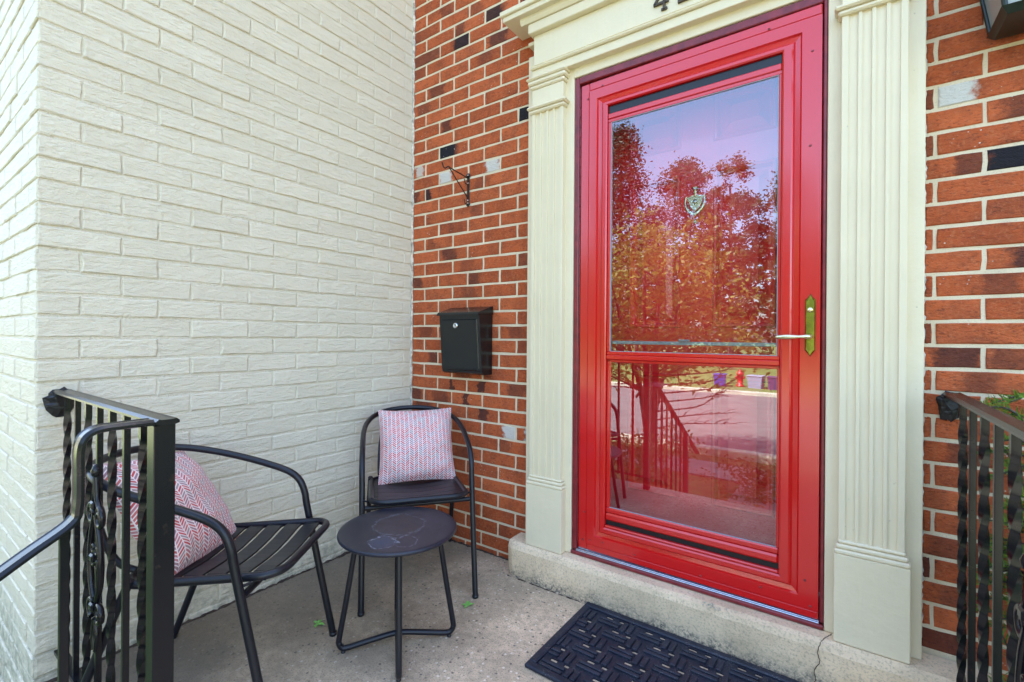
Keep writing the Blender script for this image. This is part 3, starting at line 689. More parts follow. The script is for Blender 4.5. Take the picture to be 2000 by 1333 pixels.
# knocker
kn = MB()
kn.lathe([(.0, 0), (.006, .004), (.003, .012), (.008, .018), (.005, .026), (.014, .034), (.016, .038), (.0, .040)], (1.4745, YD-.014, 1.610), 14)
kn.prism([(1.443, 1.612), (1.448, 1.600), (1.458, 1.572), (1.4745, 1.556), (1.491, 1.572), (1.501, 1.600), (1.506, 1.612), (1.4745, 1.622)], YD-.016, YD-.001)
kn.lathe([(.0, 0), (.007, .006), (.004, .014), (.0, .024)], (1.4745, YD-.012, 1.505), 12)
k1 = kn.build('door_knocker', 'brass2', ed, eo)
lp = crom([(1.441, YD-.020, 1.615), (1.438, YD-.022, 1.590), (1.449, YD-.025, 1.560), (1.4745, YD-.027, 1.541), (1.500, YD-.025, 1.560), (1.511, YD-.022, 1.590), (1.508, YD-.020, 1.615)], 6)
MB().tube(lp, [.0035+.0035*math.sin(math.pi*i/(len(lp)-1))**3 for i in range(len(lp))], 8).build('knocker_ring', 'brass2', k1)
MB().lathe([(.0, -.004), (.009, -.003), (.009, .003), (0, .004)], (1.4745, YD-.019, 1.592), 14, 'y').build('peephole', 'chrome', k1)

# ------------------------------------------------------------------ storm door
AJ = R(.95); HX, HY = 1.053, -.040
sd = thing('storm_door', 'glossy red storm door with tall glass panes and brass lever', 'storm door', (HX, HY, .178), -AJ)
so_ = (-HX, -HY, -.178)
def sp_(name, mb, mat='red', par=None): return mb.build(name, mat, par or sd, so_ if par is None else (0, 0, 0))
Y = HY
sp_('hinge_rail', MB().box(1.0535, 1.0915, Y+.002, Y+.03, .178, 2.104, .003))
hb = MB()
for i in range(46):
    z = .20+i*.0412; hb.box(1.0505, 1.0545, Y-.004, Y+.003, z, z+.039, .0015)
sp_('piano_hinge', hb, 'darkred')
sp_('top_expander', MB().box(1.0925, 1.8955, Y+.001, Y+.03, 2.0715, 2.104, .003))
sp_('bottom_expander', MB().box(1.0925, 1.8955, Y+.001, Y+.03, .178, .2025, .003))
rects = [(1.0925, 1.8965, .203, 2.071), (1.0935, 1.8955, .204, 2.070), (1.126, 1.8420, .240, 2.0325), (1.131, 1.8370, .245, 2.0275), (1.145, 1.8230, .2590, 2.0135), (1.150, 1.8180, .264, 2.0085), (1.155, 1.8130, .268, 2.004), (1.168, 1.7920, .282, 1.9950), (1.1725, 1.7870, .287, 1.9905), (1.1725, 1.787, .287, 1.9905)]
ys = [Y+.028, Y, Y, Y+.008, Y+.0105, Y+.003, Y-.001, Y-.001, Y+.003, Y+.030]
sp_('door_frame_profile', MB().rings(rects, ys))
# kick lines on the bottom rail
# sashes
sp_('screen_cassette', MB().box(1.1735, 1.786, Y+.012, Y+.028, 1.957, 1.9895, .002), 'black')
up_ = MB()
up_.box(1.1735, 1.786, Y+.004, Y+.028, 1.9345, 1.9565, .003); up_.box(1.1735, 1.786, Y+.008, Y+.028, 1.9225, 1.9343, .001)
up_.box(1.1735, 1.1865, Y+.008, Y+.028, .998, 1.9223, .002); up_.box(1.7775, 1.786, Y+.008, Y+.028, .998, 1.9223, .002)
us = sp_('upper_sash', up_)
gk = MB()
for q in ((1.1866, 1.1885, .9982, 1.9222), (1.7755, 1.7774, .9982, 1.9222), (1.1886, 1.7754, .9982, 1.0002), (1.1886, 1.7754, 1.9203, 1.9222)): gk.box(q[0], q[1], Y+.009, Y+.02, q[2], q[3])
gk.build('gasket', 'gasket', us)
MB().box(1.1866, 1.7774, Y+.0135, Y+.0165, .9983, 1.9221).build('glass_pane', 'glass', us)
mr = sp_('meeting_rail', MB().box(1.1735, 1.786, Y+.002, Y+.028, .9660, .9835, .003).box(1.1735, 1.786, Y+.006, Y+.028, .9838, .9978, .003))
lo = MB()
lo.box(1.1735, 1.1880, Y+.014, Y+.034, .368, .9655, .002); lo.box(1.7775, 1.786, Y+.014, Y+.034, .368, .9655, .002); lo.box(1.1735, 1.786, Y+.014, Y+.034, .955, .9656, .002)
lo.box(1.1735, 1.786, Y+.010, Y+.034, .3470, .3675, .004); lo.box(1.1735, 1.786, Y+.004, Y+.034, .3180, .3465, .006)
ls = sp_('lower_sash', lo)
MB().box(1.1881, 1.7774, Y+.0195, Y+.0225, .3676, .9549).build('glass_pane', 'glass', ls)
MB().box(1.1881, 1.7774, Y+.0150, Y+.0190, .3676, .3700).build('gasket', 'gasket', ls)
sp_('bottom_gap', MB().box(1.1735, 1.786, Y+.016, Y+.034, .2980, .3175), 'black')
sp_('bottom_lip', MB().box(1.1735, 1.786, Y+.001, Y+.030, .2875, .2975, .003))
sb = sp_('screen_bar', MB().box(1.189, 1.777, Y+.026, Y+.034, 1.028, 1.041, .002), 'gasket')
MB().box(1.455, 1.495, Y+.018, Y+.026, 1.0415, 1.049, .002).build('screen_latch', 'gasket', sb)
SCR = [(1.086, 2.040, 0), (1.150, 2.076, 1), (1.748, 2.078, 1), (1.870, 1.962, 0), (1.075, .215, 1), (1.110, .222, 1), (1.165, .226, 1), (1.300, .214, 1), (1.545, .209, 1), (1.735, .230, 1), (1.860, .292, 1), (1.875, .215, 1), (1.082, .331, 1), (1.866, 1.995-.63+.30, 1)]
scm = MB().lathe([(.0, -.0022), (.0032, -.0016), (.0042, 0), (0, .001)], (0, 0, 0), 10, 'y').mesh('screw'); scm.materials.append(MAT['darkred'])
for x, z, k in SCR: link('screw', scm, None, sd, (x-HX, .0005, z-.178))
# lever set
pl = [(1.8695, 1.199), (1.8640, 1.188), (1.8545, 1.179), (1.8555, 1.030), (1.8545, 1.020), (1.8625, 1.010), (1.8695, .999), (1.8765, 1.010), (1.8845, 1.020), (1.8835, 1.030), (1.8845, 1.179), (1.8750, 1.188)]
cx_, cz_ = 1.8695, 1.099
hp = MB()
n = len(pl); inn = [(cx_+(x-cx_)*.80, cz_+(z-cz_)*.965) for x, z in pl]; inn2 = [(cx_+(x-cx_)*.72, cz_+(z-cz_)*.945) for x, z in pl]
P = [(x, Y-.0005, z) for x, z in pl]+[(x, Y-.006, z) for x, z in inn]+[(x, Y-.0045, z) for x, z in inn2]
hp.add(P, [(i, (i+1) % n, (i+1) % n+n, i+n) for i in range(n)]+[(i+n, (i+1) % n+n, (i+1) % n+2*n, i+2*n) for i in range(n)]+[tuple(range(2*n, 3*n))])
hs = sp_('handle_plate', hp, 'brass')
MB().lathe([(0, -.012), (.0065, -.012), (.0085, -.009), (.0085, 0), (0, 0)], (1.8695, Y-.003, 1.146), 16, 'y').build('key_cylinder', 'brass2', hs)
lv = crom([(1.8695, Y-.002, 1.062), (1.8695, Y-.030, 1.062), (1.860, Y-.042, 1.062), (1.842, Y-.046, 1.0615), (1.820, Y-.046, 1.061), (1.800, Y-.045, 1.0605), (1.777, Y-.043, 1.060)], 5)
m_ = len(lv); rr = []
for i in range(m_):
    t = i/(m_-1); rr.append(.0085 if t < .28 else .0085-.0035*math.sin(min(1, (t-.28)/.25)*math.pi/2) if t < .5 else (.005+.0035*math.sin((t-.5)/.5*math.pi) if t < .97 else .003))
MB().tube(lv, rr, 12).build('lever', 'brass2', hs)

# ------------------------------------------------------------------ mailbox
mbx = thing('mailbox', 'black metal mailbox with a small chrome lock, fixed to the red brick wall', 'mailbox', (.44, -.002, .87))
x0, x1 = -.128, .128; dz = .325
side = [(-.004, 0), (-.062, 0), (-.078, .008), (-.084, .03), (-.090, .12), (-.099, .22), (-.104, .288), (-.004, .288)]
MB().prism([(y, z) for y, z in side], x0, x1, 'x').build('body', 'box', mbx)
lid = [(-.004, .2885), (-.110, .2885), (-.118, .284), (-.119, .290), (-.112, .299), (-.050, .318), (-.020, .328), (-.004, .330)]
MB().prism(lid, x0-.004, x1+.004, 'x').build('lid', 'box', mbx)
dp = []
def fr_y(z):
    for (ya, za), (yb, zb) in zip(side[2:], side[3:]):
        if za <= z <= zb: return ya+(yb-ya)*(z-za)/(zb-za)
    return -.09
dm = MB(); zs_ = [.022, .03, .12, .22, .262]; P = []
for z in zs_:
    for x in (x0+.018, x1-.018): P.append((x, fr_y(z)-.004, z))
for z in zs_:
    for x in (x0+.014, x1-.014): P.append((x, fr_y(z)+.001, z+(.004 if z == zs_[-1] else -.004 if z == zs_[0] else 0)))
k = len(zs_)*2
fs = [(2*i, 2*i+1, 2*i+3, 2*i+2) for i in range(len(zs_)-1)]+[(k+2*i, 2*i, 2*i+2, k+2*i+2) for i in range(len(zs_)-1)]+[(2*i+1, k+2*i+1, k+2*i+3, 2*i+3) for i in range(len(zs_)-1)]+[(k, k+1, 1, 0), (k-2, k-1, 2*k-1, 2*k-2)]
dm.add(P, fs); dm.build('door_panel', 'box', mbx)
lk = MB().lathe([(0, -.007), (.005, -.007), (.006, -.009), (.0125, -.008), (.014, -.004), (.014, 0), (0, 0)], (-.018, fr_y(.236)-.003, .236), 20, 'y').build('lock', 'chrome', mbx)
MB().box(-.0192, -.0168, fr_y(.236)-.0115, fr_y(.236)-.009, .231, .241).build('keyhole', 'black', lk)

# ------------------------------------------------------------------ plant hanger
hg = thing('plant_hanger', 'small dark iron plant hanger bracket screwed to the red brick above the mailbox', 'bracket', (.405, 0, 1.71))
pb = MB().box(-.008, .008, -.0045, -.0005, .010, .152, .001); pb.lathe([(0, -.0045), (.0115, -.0045), (.0115, -.0005), (0, -.0005)], (0, 0, .155), 14, 'y'); pb.lathe([(0, -.0045), (.010, -.0045), (.010, -.0005), (0, -.0005)], (0, 0, .008), 14, 'y')
pb.build('back_plate', 'rust', hg)
MB().tube(crom([(0, -.004, .140), (0, -.06, .147), (0, -.120, .153), (0, -.150, .157), (0, -.160, .150), (0, -.172, .142), (0, -.184, .148), (0, -.192, .166)], 5), .003, 7).build('arm', 'rust', hg)
MB().tube([(0, -.004, .040), (0, -.075, .098), (0, -.142, .154)], .0028, 7).build('brace', 'rust', hg)
for z in (.122, .022): MB().tube(crom([(0, -.004, z-.008), (0, -.014, z-.014), (0, -.027, z-.010), (0, -.033, z+.008)], 5), .0024, 6).build('small_hook', 'rust', hg)
for z in (.156, .015, .115, .030): MB().lathe([(0, -.007), (.003, -.0065), (.0042, -.0045), (0, -.004)], (0, 0, z), 8, 'y').build('screw', 'chrome', hg)

# ------------------------------------------------------------------ chairs
TR = .0115
def make_chair(label, loc, bdir):
    """local: +Y is towards the back of the chair, origin between the front feet"""
    rz = math.atan2(bdir[1], bdir[0])-math.pi/2
    t = thing('patio_chair', label, 'chair', loc, rz, 'black tube patio chairs')
    half = [(.220, .000, .004), (.220, .048, .230), (.221, .094, .450), (.222, .103, .500), (.222, .122, .545), (.222, .160, .575), (.222, .230, .600), (.220, .320, .625), (.208, .410, .648), (.176, .490, .668), (.120, .548, .682), (.06, .572, .688)]
    path = half+[(0, .578, .690)]+[(-x, y, z) for x, y, z in half[::-1]]
    MB().tube(crom(path, 5), TR, 12).build('arm_and_leg_hoop', 'chair', t)
    for s in (-1, 1):
        MB().lathe([(0, 0), (.0125, 0), (.0130, .004), (.0130, .012), (0, .012)], (s*.220, 0, 0), 12).build('foot_cap', 'black', t)
        MB().tube(crom([(s*.190, .385, .405), (s*.196, .44, .27), (s*.203, .545, .004)], 6), TR*.95, 10).build('rear_leg', 'chair', t)
        MB().tube(crom([(s*.150, .400, .412), (s*.150, .455, .440), (s*.145, .505, .53), (s*.120, .545, .672)], 6), .009, 8).build('back_support', 'chair', t)
        MB().tube([(s*.200, .062, .405), (s*.217, .075, .405)], .004, 8).build('seat_bolt', 'chair', t)
    MB().tube([(-.209, .082, .372), (.209, .082, .372)], .0095, 10).build('cross_bar', 'chair', t)
    hw, y0, y1, rc = .186, -.005, .420, .060; lp = []
    zf = lambda y, x=0: .418-.030*(y/.42) + .0
    for cx, cy, a0 in ((hw-rc, y0+rc, -90), (hw-rc, y1-rc, 0), (-hw+rc, y1-rc, 90), (-hw+rc, y0+rc, 180)):
        for k in range(6):
            a = R(a0+k*18); x, y = cx+rc*math.cos(a), cy+rc*math.sin(a); lp.append((x, y, zf(y)))
    MB().tube(lp, TR, 12, closed=True).build('seat_frame', 'chair', t)
    ys_ = [.052+.0625*i for i in range(6)]
    for yc in ys_:
        sl = MB(); n = 12; P = []
        for i in range(n+1):
            u = -1+2*i/n; x = u*(hw+.006); sag = -.022*(1-u*u)+.014*(1-abs(u)**8)
            for dy, dzz in ((-.0235, 0), (.0235, 0), (.0235, -.006), (-.0235, -.006)): P.append((x, yc+dy, zf(yc)+sag+dzz-.002*abs(u)**6))
        sl.add(P, [(i*4+k, i*4+(k+1) % 4, (i+1)*4+(k+1) % 4, (i+1)*4+k) for i in range(n) for k in range(4)], False)
        sl.add(P, [(3, 2, 1, 0), (n*4, n*4+1, n*4+2, n*4+3)])
        so2 = sl.build('slat', 'chair', t)
    return t
def orth(b): b = Vector((b[0], b[1])); return b.normalized()
c2 = make_chair('black metal patio chair in the corner against the red brick, behind the round table', (.612, -.510, 0), orth((-.787, .617)))
c1 = make_chair('black metal patio chair by the white wall, partly behind the iron railing', (.623, -.991, 0), orth((-.808, -.589)))

# ------------------------------------------------------------------ pillows
def make_pillow(label, chair, S, bottom, top, twist, seed, thick=.075):
    n = 26; b = MB(); rg = random.Random(seed); uv = []
    ph = [rg.uniform(0, 6.28) for _ in range(8)]
    for sgn in (1, -1):
        for j in range(n+1):
            for i in range(n+1):
                u, v = -1+2*i/n, -1+2*j/n
                prof_ = (max(0, 1-abs(u)**2.6)*max(0, 1-abs(v)**2.6))**.62
                pin = 1-.055*(1-abs(v)**2)*(abs(u)**3) ; pin2 = 1-.055*(1-abs(u)**2)*(abs(v)**3)
                wr = .0035*(math.sin(7*u+ph[0]+2*v)+math.sin(9*v+ph[1]-3*u)+math.sin(15*u*v+ph[2]))*prof_
                wr += .004*math.sin(18*math.atan2(v, u)+ph[3])*max(0, math.hypot(u, v)-.75)
                b.v.append((u*S/2*pin, -sgn*(thick*prof_)+sgn*-wr - .0, v*S/2*pin2)); uv.append(((u+1)/2, (v+1)/2))
    m_ = (n+1)**2
    for j in range(n):
        for i in range(n):
            q = j*(n+1)+i; b.f.append((q, q+1, q+n+2, q+n+1)); b.f.append((m_+q, m_+q+n+1, m_+q+n+2, m_+q+1)); b.sm += [True, True]
    b.uv = uv
    o = b.build('pillow', 'pillow'); tag(o, label, 'pillow', 'herringbone pillows')
    # local chair frame: bottom edge centre and top edge centre given as (x, y, z)
    B, T = Vector(bottom), Vector(top); zax = (T-B).normalized(); xax = Vector((1, 0, 0)); xax = (Matrix.Rotation(twist, 3, 'Z') @ xax); xax = (xax-zax*xax.dot(zax)).normalized(); yax = zax.cross(xax)
    mt = Matrix((xax, yax, zax)).transposed().to_4x4(); mt.translation = (B+T)/2
    cm = Matrix.Translation(chair.location) @ chair.rotation_euler.to_matrix().to_4x4()
    o.matrix_world = cm @ mt
    return o
make_pillow('pink herringbone pillow on the corner chair against red brick', c2, .345, (.015, .285, .398), (.015, .440, .700), 0, 3)
make_pillow('pink herringbone pillow on the chair by the white wall, behind the railing', c1, .375, (.00, .310, .398), (.03, .505, .655), .12, 8, .066)

# ------------------------------------------------------------------ side table
tb = thing('side_table', 'small round black metal table with water marks between the two chairs', 'table', (.717, -.714, 0), 0)
MB().lathe([(0, .386), (.185, .386), (.193, .387), (.1975, .391), (.198, .396), (.1955, .400), (.190, .401), (.178, .3985), (0, .3985)], (0, 0, 0), 56).build('table_top', 'top', tb)
A_ = math.atan2(-.561+.859, .840-.589)
for kk, ang in enumerate((A_, A_+math.pi/2)):
    r0 = .198; pth = []
    zc = .014
    for s in (-1, 1):
        seg = [(s*.135, .386), (s*.165, .19), (s*.188, .055), (s*.1895, .034), (s*.182, .019), (s*.165, zc+.001), (s*.10, zc+.012), (s*.03, zc+.024)]
        if s == -1: pth += seg
        else: pth += [(0, zc+.026)]+seg[::-1]
    c_, s_ = math.cos(ang), math.sin(ang)
    pts = crom([(x*c_, x*s_, z) for x, z in pth], 5)
    fr = MB().tube(pts, .0095, 10).build('leg_loop', 'chair', tb)
    for s in (-1, 1):
        MB().lathe([(0, 0), (.007, 0), (.008, .003), (.006, .008), (0, .010)], (s*.176*c_, s*.176*s_, 0), 10).build('foot_pad', 'black', fr)

# ------------------------------------------------------------------ door mat
mt_ = thing('door_mat', 'navy black rubber door mat with woven rib pattern in front of the step', 'door mat', (1.130, -.555, 0), R(-.8))
MW, MD, BT = .775, .440, .0075
bs = MB(); bw = .027
for q in ((0, MW, 0, bw), (0, MW, MD-bw, MD), (0, bw, bw, MD-bw), (MW-bw, MW, bw, MD-bw)):
    bs.box(q[0], q[1], q[2], q[3], .0005, .0145, .004)
bs.build('border', 'rubber', mt_)
PX, HBAR, VBAR, RH, GAP = .150, .092, .046, .043, .0215
base = MB(); ribs = []
y = bw; row = 0
hole_w = .026
while y < MD-bw-.002:
    y1 = min(y+RH, MD-bw)
    base.box(bw, MW-bw, y, y1, .0008, .0055)
    off = (row % 3)*PX/3*1.0 if False else ((row*2) % 3)*PX/3
    x = bw-PX+off
    while x < MW-bw:
        for k in (0, 1):
            ribs.append((x+.006, x+HBAR-.004, y+.004+k*(RH-.004)/2, y+.004+k*(RH-.004)/2+(RH-.004)/2-.0065))
            ribs.append((x+HBAR+.004+k*VBAR/2, x+HBAR+.004+k*VBAR/2+VBAR/2-.006, y-.006, y1+.006))
        x += PX
    if y1 < MD-bw-.002:
        y2 = min(y1+GAP, MD-bw); hx = []
        x = bw-PX+off
        while x < MW-bw: hx.append(x+HBAR*.25); hx.append(x+HBAR*.80); x += PX
        cur = bw
        for h in sorted(hx):
            if h < bw+.01 or h+hole_w > MW-bw-.008: continue
            base.box(cur, h, y1, y2, .0008, .0055); base.box(h, h+hole_w, y1, y1+.004, .0008, .0055); base.box(h, h+hole_w, y2-.004, y2, .0008, .0055); cur = h+hole_w
        base.box(cur, MW-bw, y1, y2, .0008, .0055); y = y2
    else: y = y1
    row += 1
base.build('base_sheet', 'rubber', mt_)
rib_mesh = {}
for a, c, e, f in ribs:
    a, c = max(a, bw+.003), min(c, MW-bw-.003); e, f = max(e, bw+.003), min(f, MD-bw-.003)
    if c-a < .008 or f-e < .006: continue
    key = (round(c-a, 3), round(f-e, 3))
    if key not in rib_mesh:
        rib_mesh[key] = MB().box(-key[0]/2, key[0]/2, -key[1]/2, key[1]/2, .0050, .0135, .002).mesh('rib'); rib_mesh[key].materials.append(MAT['rubber'])
    link('rib', rib_mesh[key], None, mt_, ((a+c)/2, (e+f)/2, 0))

# ------------------------------------------------------------------ iron railings
def twisted(h, s=.0135, turns=2.75, n=56):
    b = MB()
    ang = lambda t: math.pi/4 + (2*math.pi*turns*min(1, max(0, (t-.06)/.88)))
    for k in range(4):
        P = []
        for i in range(n+1):
            for q in (k, k+1):
                a = ang(i/n)+q*math.pi/2; P.append((s*.7071*math.cos(a), s*.7071*math.sin(a), i/n*h))
        b.add(P, [(2*i, 2*i+1, 2*i+3, 2*i+2) for i in range(n)], True)
    return b
tw_me = twisted(.80).mesh('twisted_picket'); tw_me.materials.append(MAT['iron'])
pk_me = MB().box(-.0065, .0065, -.0065, .0065, 0, .80, .0008).mesh('picket'); pk_me.materials.append(MAT['iron'])
def scroll_meshes():
    """cast scroll ornament, local: centred on a picket, plane XZ, z from 0 (top) down"""
    b = MB()
    def spiral(cx, cz, r0, r1, a0, turns, sx, n=26, rad=.0075):
        pts = []; rr = []
        for i in range(n+1):
            t = i/n; a = a0+2*math.pi*turns*t; r = r0+(r1-r0)*t
            pts.append((sx*(cx+r*math.cos(a)), 0, cz+r*math.sin(a))); rr.append(rad*(1-.35*t))
        b.tube(pts, rr, 7)
    for sx in (-1, 1):
        spiral(.030, -.105, .028, .006, math.pi*.5, -1.35, sx)                      # upper volutes
        b.tube(crom([(sx*.030, 0, -.077), (sx*.012, 0, -.060), (sx*.005, 0, -.03), (0, 0, -.005)], 5), .0070, 7)
        b.tube(crom([(sx*.006, 0, -.100), (sx*.030, 0, -.150), (sx*.044, 0, -.215), (sx*.036, 0, -.275), (sx*.012, 0, -.318)], 6), [.0075]*25, 7)   # belly
        spiral(.028, -.345, .026, .006, -math.pi*.5, 1.35, sx)
        spiral(.016, -.228, .014, .004, math.pi, -1.1, sx, 18, .006)
        spiral(.016, -.190, .012, .004, math.pi, 1.1, sx, 18, .006)
        b.tube(crom([(sx*.004, 0, -.37), (sx*.016, 0, -.41), (sx*.006, 0, -.45)], 5), .006, 7)
    b.lathe([(0, -.006), (.010, 0), (.012, .012), (.006, .026), (0, .030)], (0, 0, .0), 10)
    for z in (-.075, -.335, -.21): b.box(-.013, .013, -.012, .012, z-.010, z+.010, .004)
    return b
scr_me = scroll_meshes().mesh('scroll_ornament'); scr_me.materials.append(MAT['iron'])
RP = [(-.021, -.004), (-.021, .001), (-.015, .006), (-.010, .0045), (.010, .0045), (.015, .006), (.021, .001), (.021, -.004), (.012, -.007), (-.012, -.007)]
# left railing
XP, YR, ZR = .801, -1.426, .878
lr = thing('iron_railing', 'black wrought iron railing with twisted pickets at left, in front of the white wall', 'railing', (XP, YR, 0), 0, 'wrought iron railings')
MB().sweep([(-XP+.002, 0, ZR), (-XP+.2, 0, ZR), (-.2, 0, ZR), (.034, 0, ZR)], RP).build('top_rail', 'iron', lr)
stp = crom([(.012, -.022, ZR+.0005), (.012, -.07, ZR+.0005), (.012, -.105, ZR-.001), (.012, -.124, ZR-.012), (.012, -.131, ZR-.035), (.012, -.131, ZR-.085), (.012, -.132, ZR-.135), (.012, -.142, ZR-.165), (.012, -.20, ZR-.203), (.012, -.28, ZR-.256)], 6)
stp += [Vector((.012, -.28-.1*k, ZR-.256-.0665*k)) for k in range(1, 10)]
sr = MB(); pth = stp; Pp = []; n = len(RP)
for i, p in enumerate(pth):
    t = (pth[min(i+1, len(pth)-1)]-pth[max(i-1, 0)]).normalized(); sd_ = Vector((1, 0, 0)); uu = sd_.cross(t).normalized()
    if uu.z < 0 and abs(t.z) < .9: uu = -uu
    if abs(t.z) >= .9: uu = Vector((0, -1, 0)) if uu.y > 0 else uu
    for a, bb in RP: Pp.append(p+sd_*a+uu*bb)
sr.add(Pp, [(i*n+k, i*n+(k+1) % n, (i+1)*n+(k+1) % n, (i+1)*n+k) for i in range(len(pth)-1) for k in range(n)])
sr.add(Pp, [tuple(range(n-1, -1, -1)), tuple((len(pth)-1)*n+k for k in range(n))])
sr.build('stair_rail', 'iron', lr)
MB().box(-.019, .019, -.019, .019, .002, ZR-.008, .0015).build('post', 'iron', lr)
MB().sweep([(-XP+.002, 0, .085), (-.02, 0, .085)], [(-.0125, -.005), (-.0125, .005), (.0125, .005), (.0125, -.005)]).build('bottom_rail', 'iron', lr)
for i, x in enumerate((.074, .181, .285, .385, .487, .590, .697)):
    link('twisted_picket' if i % 2 == 0 else 'picket', tw_me if i % 2 == 0 else pk_me, None, lr, (x-XP, 0, ZR-.006-.80))
link('scroll_ornament', scr_me, None, lr, (.385-XP, -.006, .690))
for k in range(6):
    yy = -.150-.11*k; zt = ZR-.165-.0665*(max(0, -yy-.142))/.1
    link('picket' if k % 2 == 0 else 'twisted_picket', pk_me if k % 2 == 0 else tw_me, None, lr, (.012, yy, zt-.80))
MB().box(-.007, .031, -.86, -.822, GZ+.01, ZR-.63, .0015).build('post', 'iron', lr)
def cement_patch(par, loc, rz, seed):
    rg = random.Random(seed); b = MB(); n = 22; rings_ = []
    P = []
    for s, dpt in ((1.0, 0.0), (.84, -.007), (.55, -.013)):
        for i in range(n):
            a = 2*math.pi*i/n; rx = .034*s*rg.uniform(.72, 1.25); rzv = .062*s*rg.uniform(.8, 1.2)
            if math.sin(a) > .1: rzv *= .42
            P.append((rx*math.cos(a), dpt*rg.uniform(.7, 1.2), rzv*math.sin(a)-.012))
    b.add(P, [(j*n+i, j*n+(i+1) % n, (j+1)*n+(i+1) % n, (j+1)*n+i) for j in range(2) for i in range(n)]+[tuple(range(2*n, 3*n))], False)
    b.build('cement_patch', 'blackcement', par, loc, (0, 0, rz))
cement_patch(lr, (-XP+.003, 0, ZR-.005), math.pi/2, 2)
# right railing
XR, ZQ = 2.207, .903
rr_ = thing('iron_railing', 'black wrought iron railing at right, fixed to the red brick, shrub behind it', 'railing', (XR, 0, 0), 0, 'wrought iron railings')
MB().sweep([(0, -.004, ZQ), (0, -.5, ZQ), (0, -1.0, ZQ), (0, -1.46, ZQ)], RP).build('top_rail', 'iron', rr_)
MB().sweep([(0, -.02, .085), (0, -1.41, .085)], [(-.0125, -.005), (-.0125, .005), (.0125, .005), (.0125, -.005)]).build('bottom_rail', 'iron', rr_)
for i in range(12):
    yy = -.148-.1115*i
    link('twisted_picket' if i % 2 == 0 else 'picket', tw_me if i % 2 == 0 else pk_me, None, rr_, (0, yy, ZQ-.006-.80))
for yy in (-.148-.1115*5, -.148-.1115*9): link('scroll_ornament', scr_me, None, rr_, (-.006, yy, .690), (0, 0, math.pi/2))
MB().box(-.019, .019, -1.445, -1.407, .002, ZQ-.008, .0015).build('post', 'iron', rr_)
cement_patch(rr_, (.0, -.003, ZQ-.006), 0, 6)
st2 = [(0, -1.46, ZQ), (0, -1.55, ZQ-.01), (0, -1.60, ZQ-.05), (0, -2.6, ZQ-.05-.665)]
MB().sweep(st2, RP).build('stair_rail', 'iron', rr_)

# ------------------------------------------------------------------ lantern
lt = thing('wall_lantern', 'dark metal wall lantern at the upper right edge, on the red brick', 'lantern', (2.341, -.100, 1.857))
def frustum(a, c, z0, z1, m):
    P = [(sx*a, sy*a, z0) for sx, sy in ((-1, -1), (1, -1), (1, 1), (-1, 1))]+[(sx*c, sy*c, z1) for sx, sy in ((-1, -1), (1, -1), (1, 1), (-1, 1))]
    return MB().add(P, [(3, 2, 1, 0), (4, 5, 6, 7)]+[(i, (i+1) % 4, (i+1) % 4+4, i+4) for i in range(4)])
frustum(.062, .075, 0, .018, 0).build('base_tray', 'lantern', lt)
frustum(.066, .092, .0185, .22, 0).build('lantern_glass', 'lglass', lt)
for sx, sy in ((-1, -1), (1, -1), (1, 1), (-1, 1)):
    MB().tube([(sx*.068, sy*.068, .019), (sx*.094, sy*.094, .22)], .006, 6).build('corner_bar', 'lantern', lt)
frustum(.115, .02, .2205, .30, 0).build('roof', 'lantern', lt)
MB().lathe([(0, -.035), (.006, -.030), (.010, -.018), (.006, -.008), (.02, -.001), (0, 0)], (0, 0, 0), 12).build('finial', 'lantern', lt)
MB().tube(crom([(0, .098, .10), (0, .092, .115), (0, .09, .16), (0, .088, .20)], 5), .009, 8).build('arm', 'lantern', lt)
MB().lathe([(0, 0), (.055, 0), (.055, -.012), (.02, -.018), (0, -.018)], (0, .098, .10), 16, 'y').build('wall_plate', 'lantern', lt)

# ------------------------------------------------------------------ foliage
def leaf_cloud(b, centers, per, spread, size, rg, aspect=.45, droop=0, flat=.75):
    for c in centers:
        for _ in range(per):
            p = Vector(c)+Vector((rg.gauss(0, spread), rg.gauss(0, spread), rg.gauss(0, spread*flat)))
            d = Vector((rg.gauss(0, 1), rg.gauss(0, 1), rg.gauss(0, .5)-droop)).normalized(); s = size*rg.uniform(.6, 1.3)
            w = d.cross(Vector((rg.gauss(0, 1), rg.gauss(0, 1), rg.gauss(0, 1)))).normalized()*s*aspect*.5
            b.add([p, p+d*s*.5+w, p+d*s, p+d*s*.5-w], [(0, 1, 2, 3)])
    return b
def branchy(b, base, top, r0, nlimb, rg, spread, tips):
    base, top = Vector(base), Vector(top)
    tr = crom([base, base.lerp(top, .4)+Vector((rg.uniform(-.1, .1), rg.uniform(-.1, .1), 0))*spread, top], 5)
    b.tube(tr, [r0*(1-.75*i/(len(tr)-1)) for i in range(len(tr))], 7)
    for k in range(nlimb):
        t = rg.uniform(.35, .95); p = base.lerp(top, t); a = rg.uniform(0, 6.28); ln = spread*rg.uniform(.6, 1.0)*(1.15-t*.5)
        e = p+Vector((math.cos(a)*ln, math.sin(a)*ln, ln*rg.uniform(.15, .7))); mid = p.lerp(e, .5)+Vector((0, 0, ln*.08))
        pts = crom([p, mid, e], 4); b.tube(pts, [r0*.35*(1-.8*i/(len(pts)-1)) for i in range(len(pts))], 5); tips.append(e); tips.append(mid)
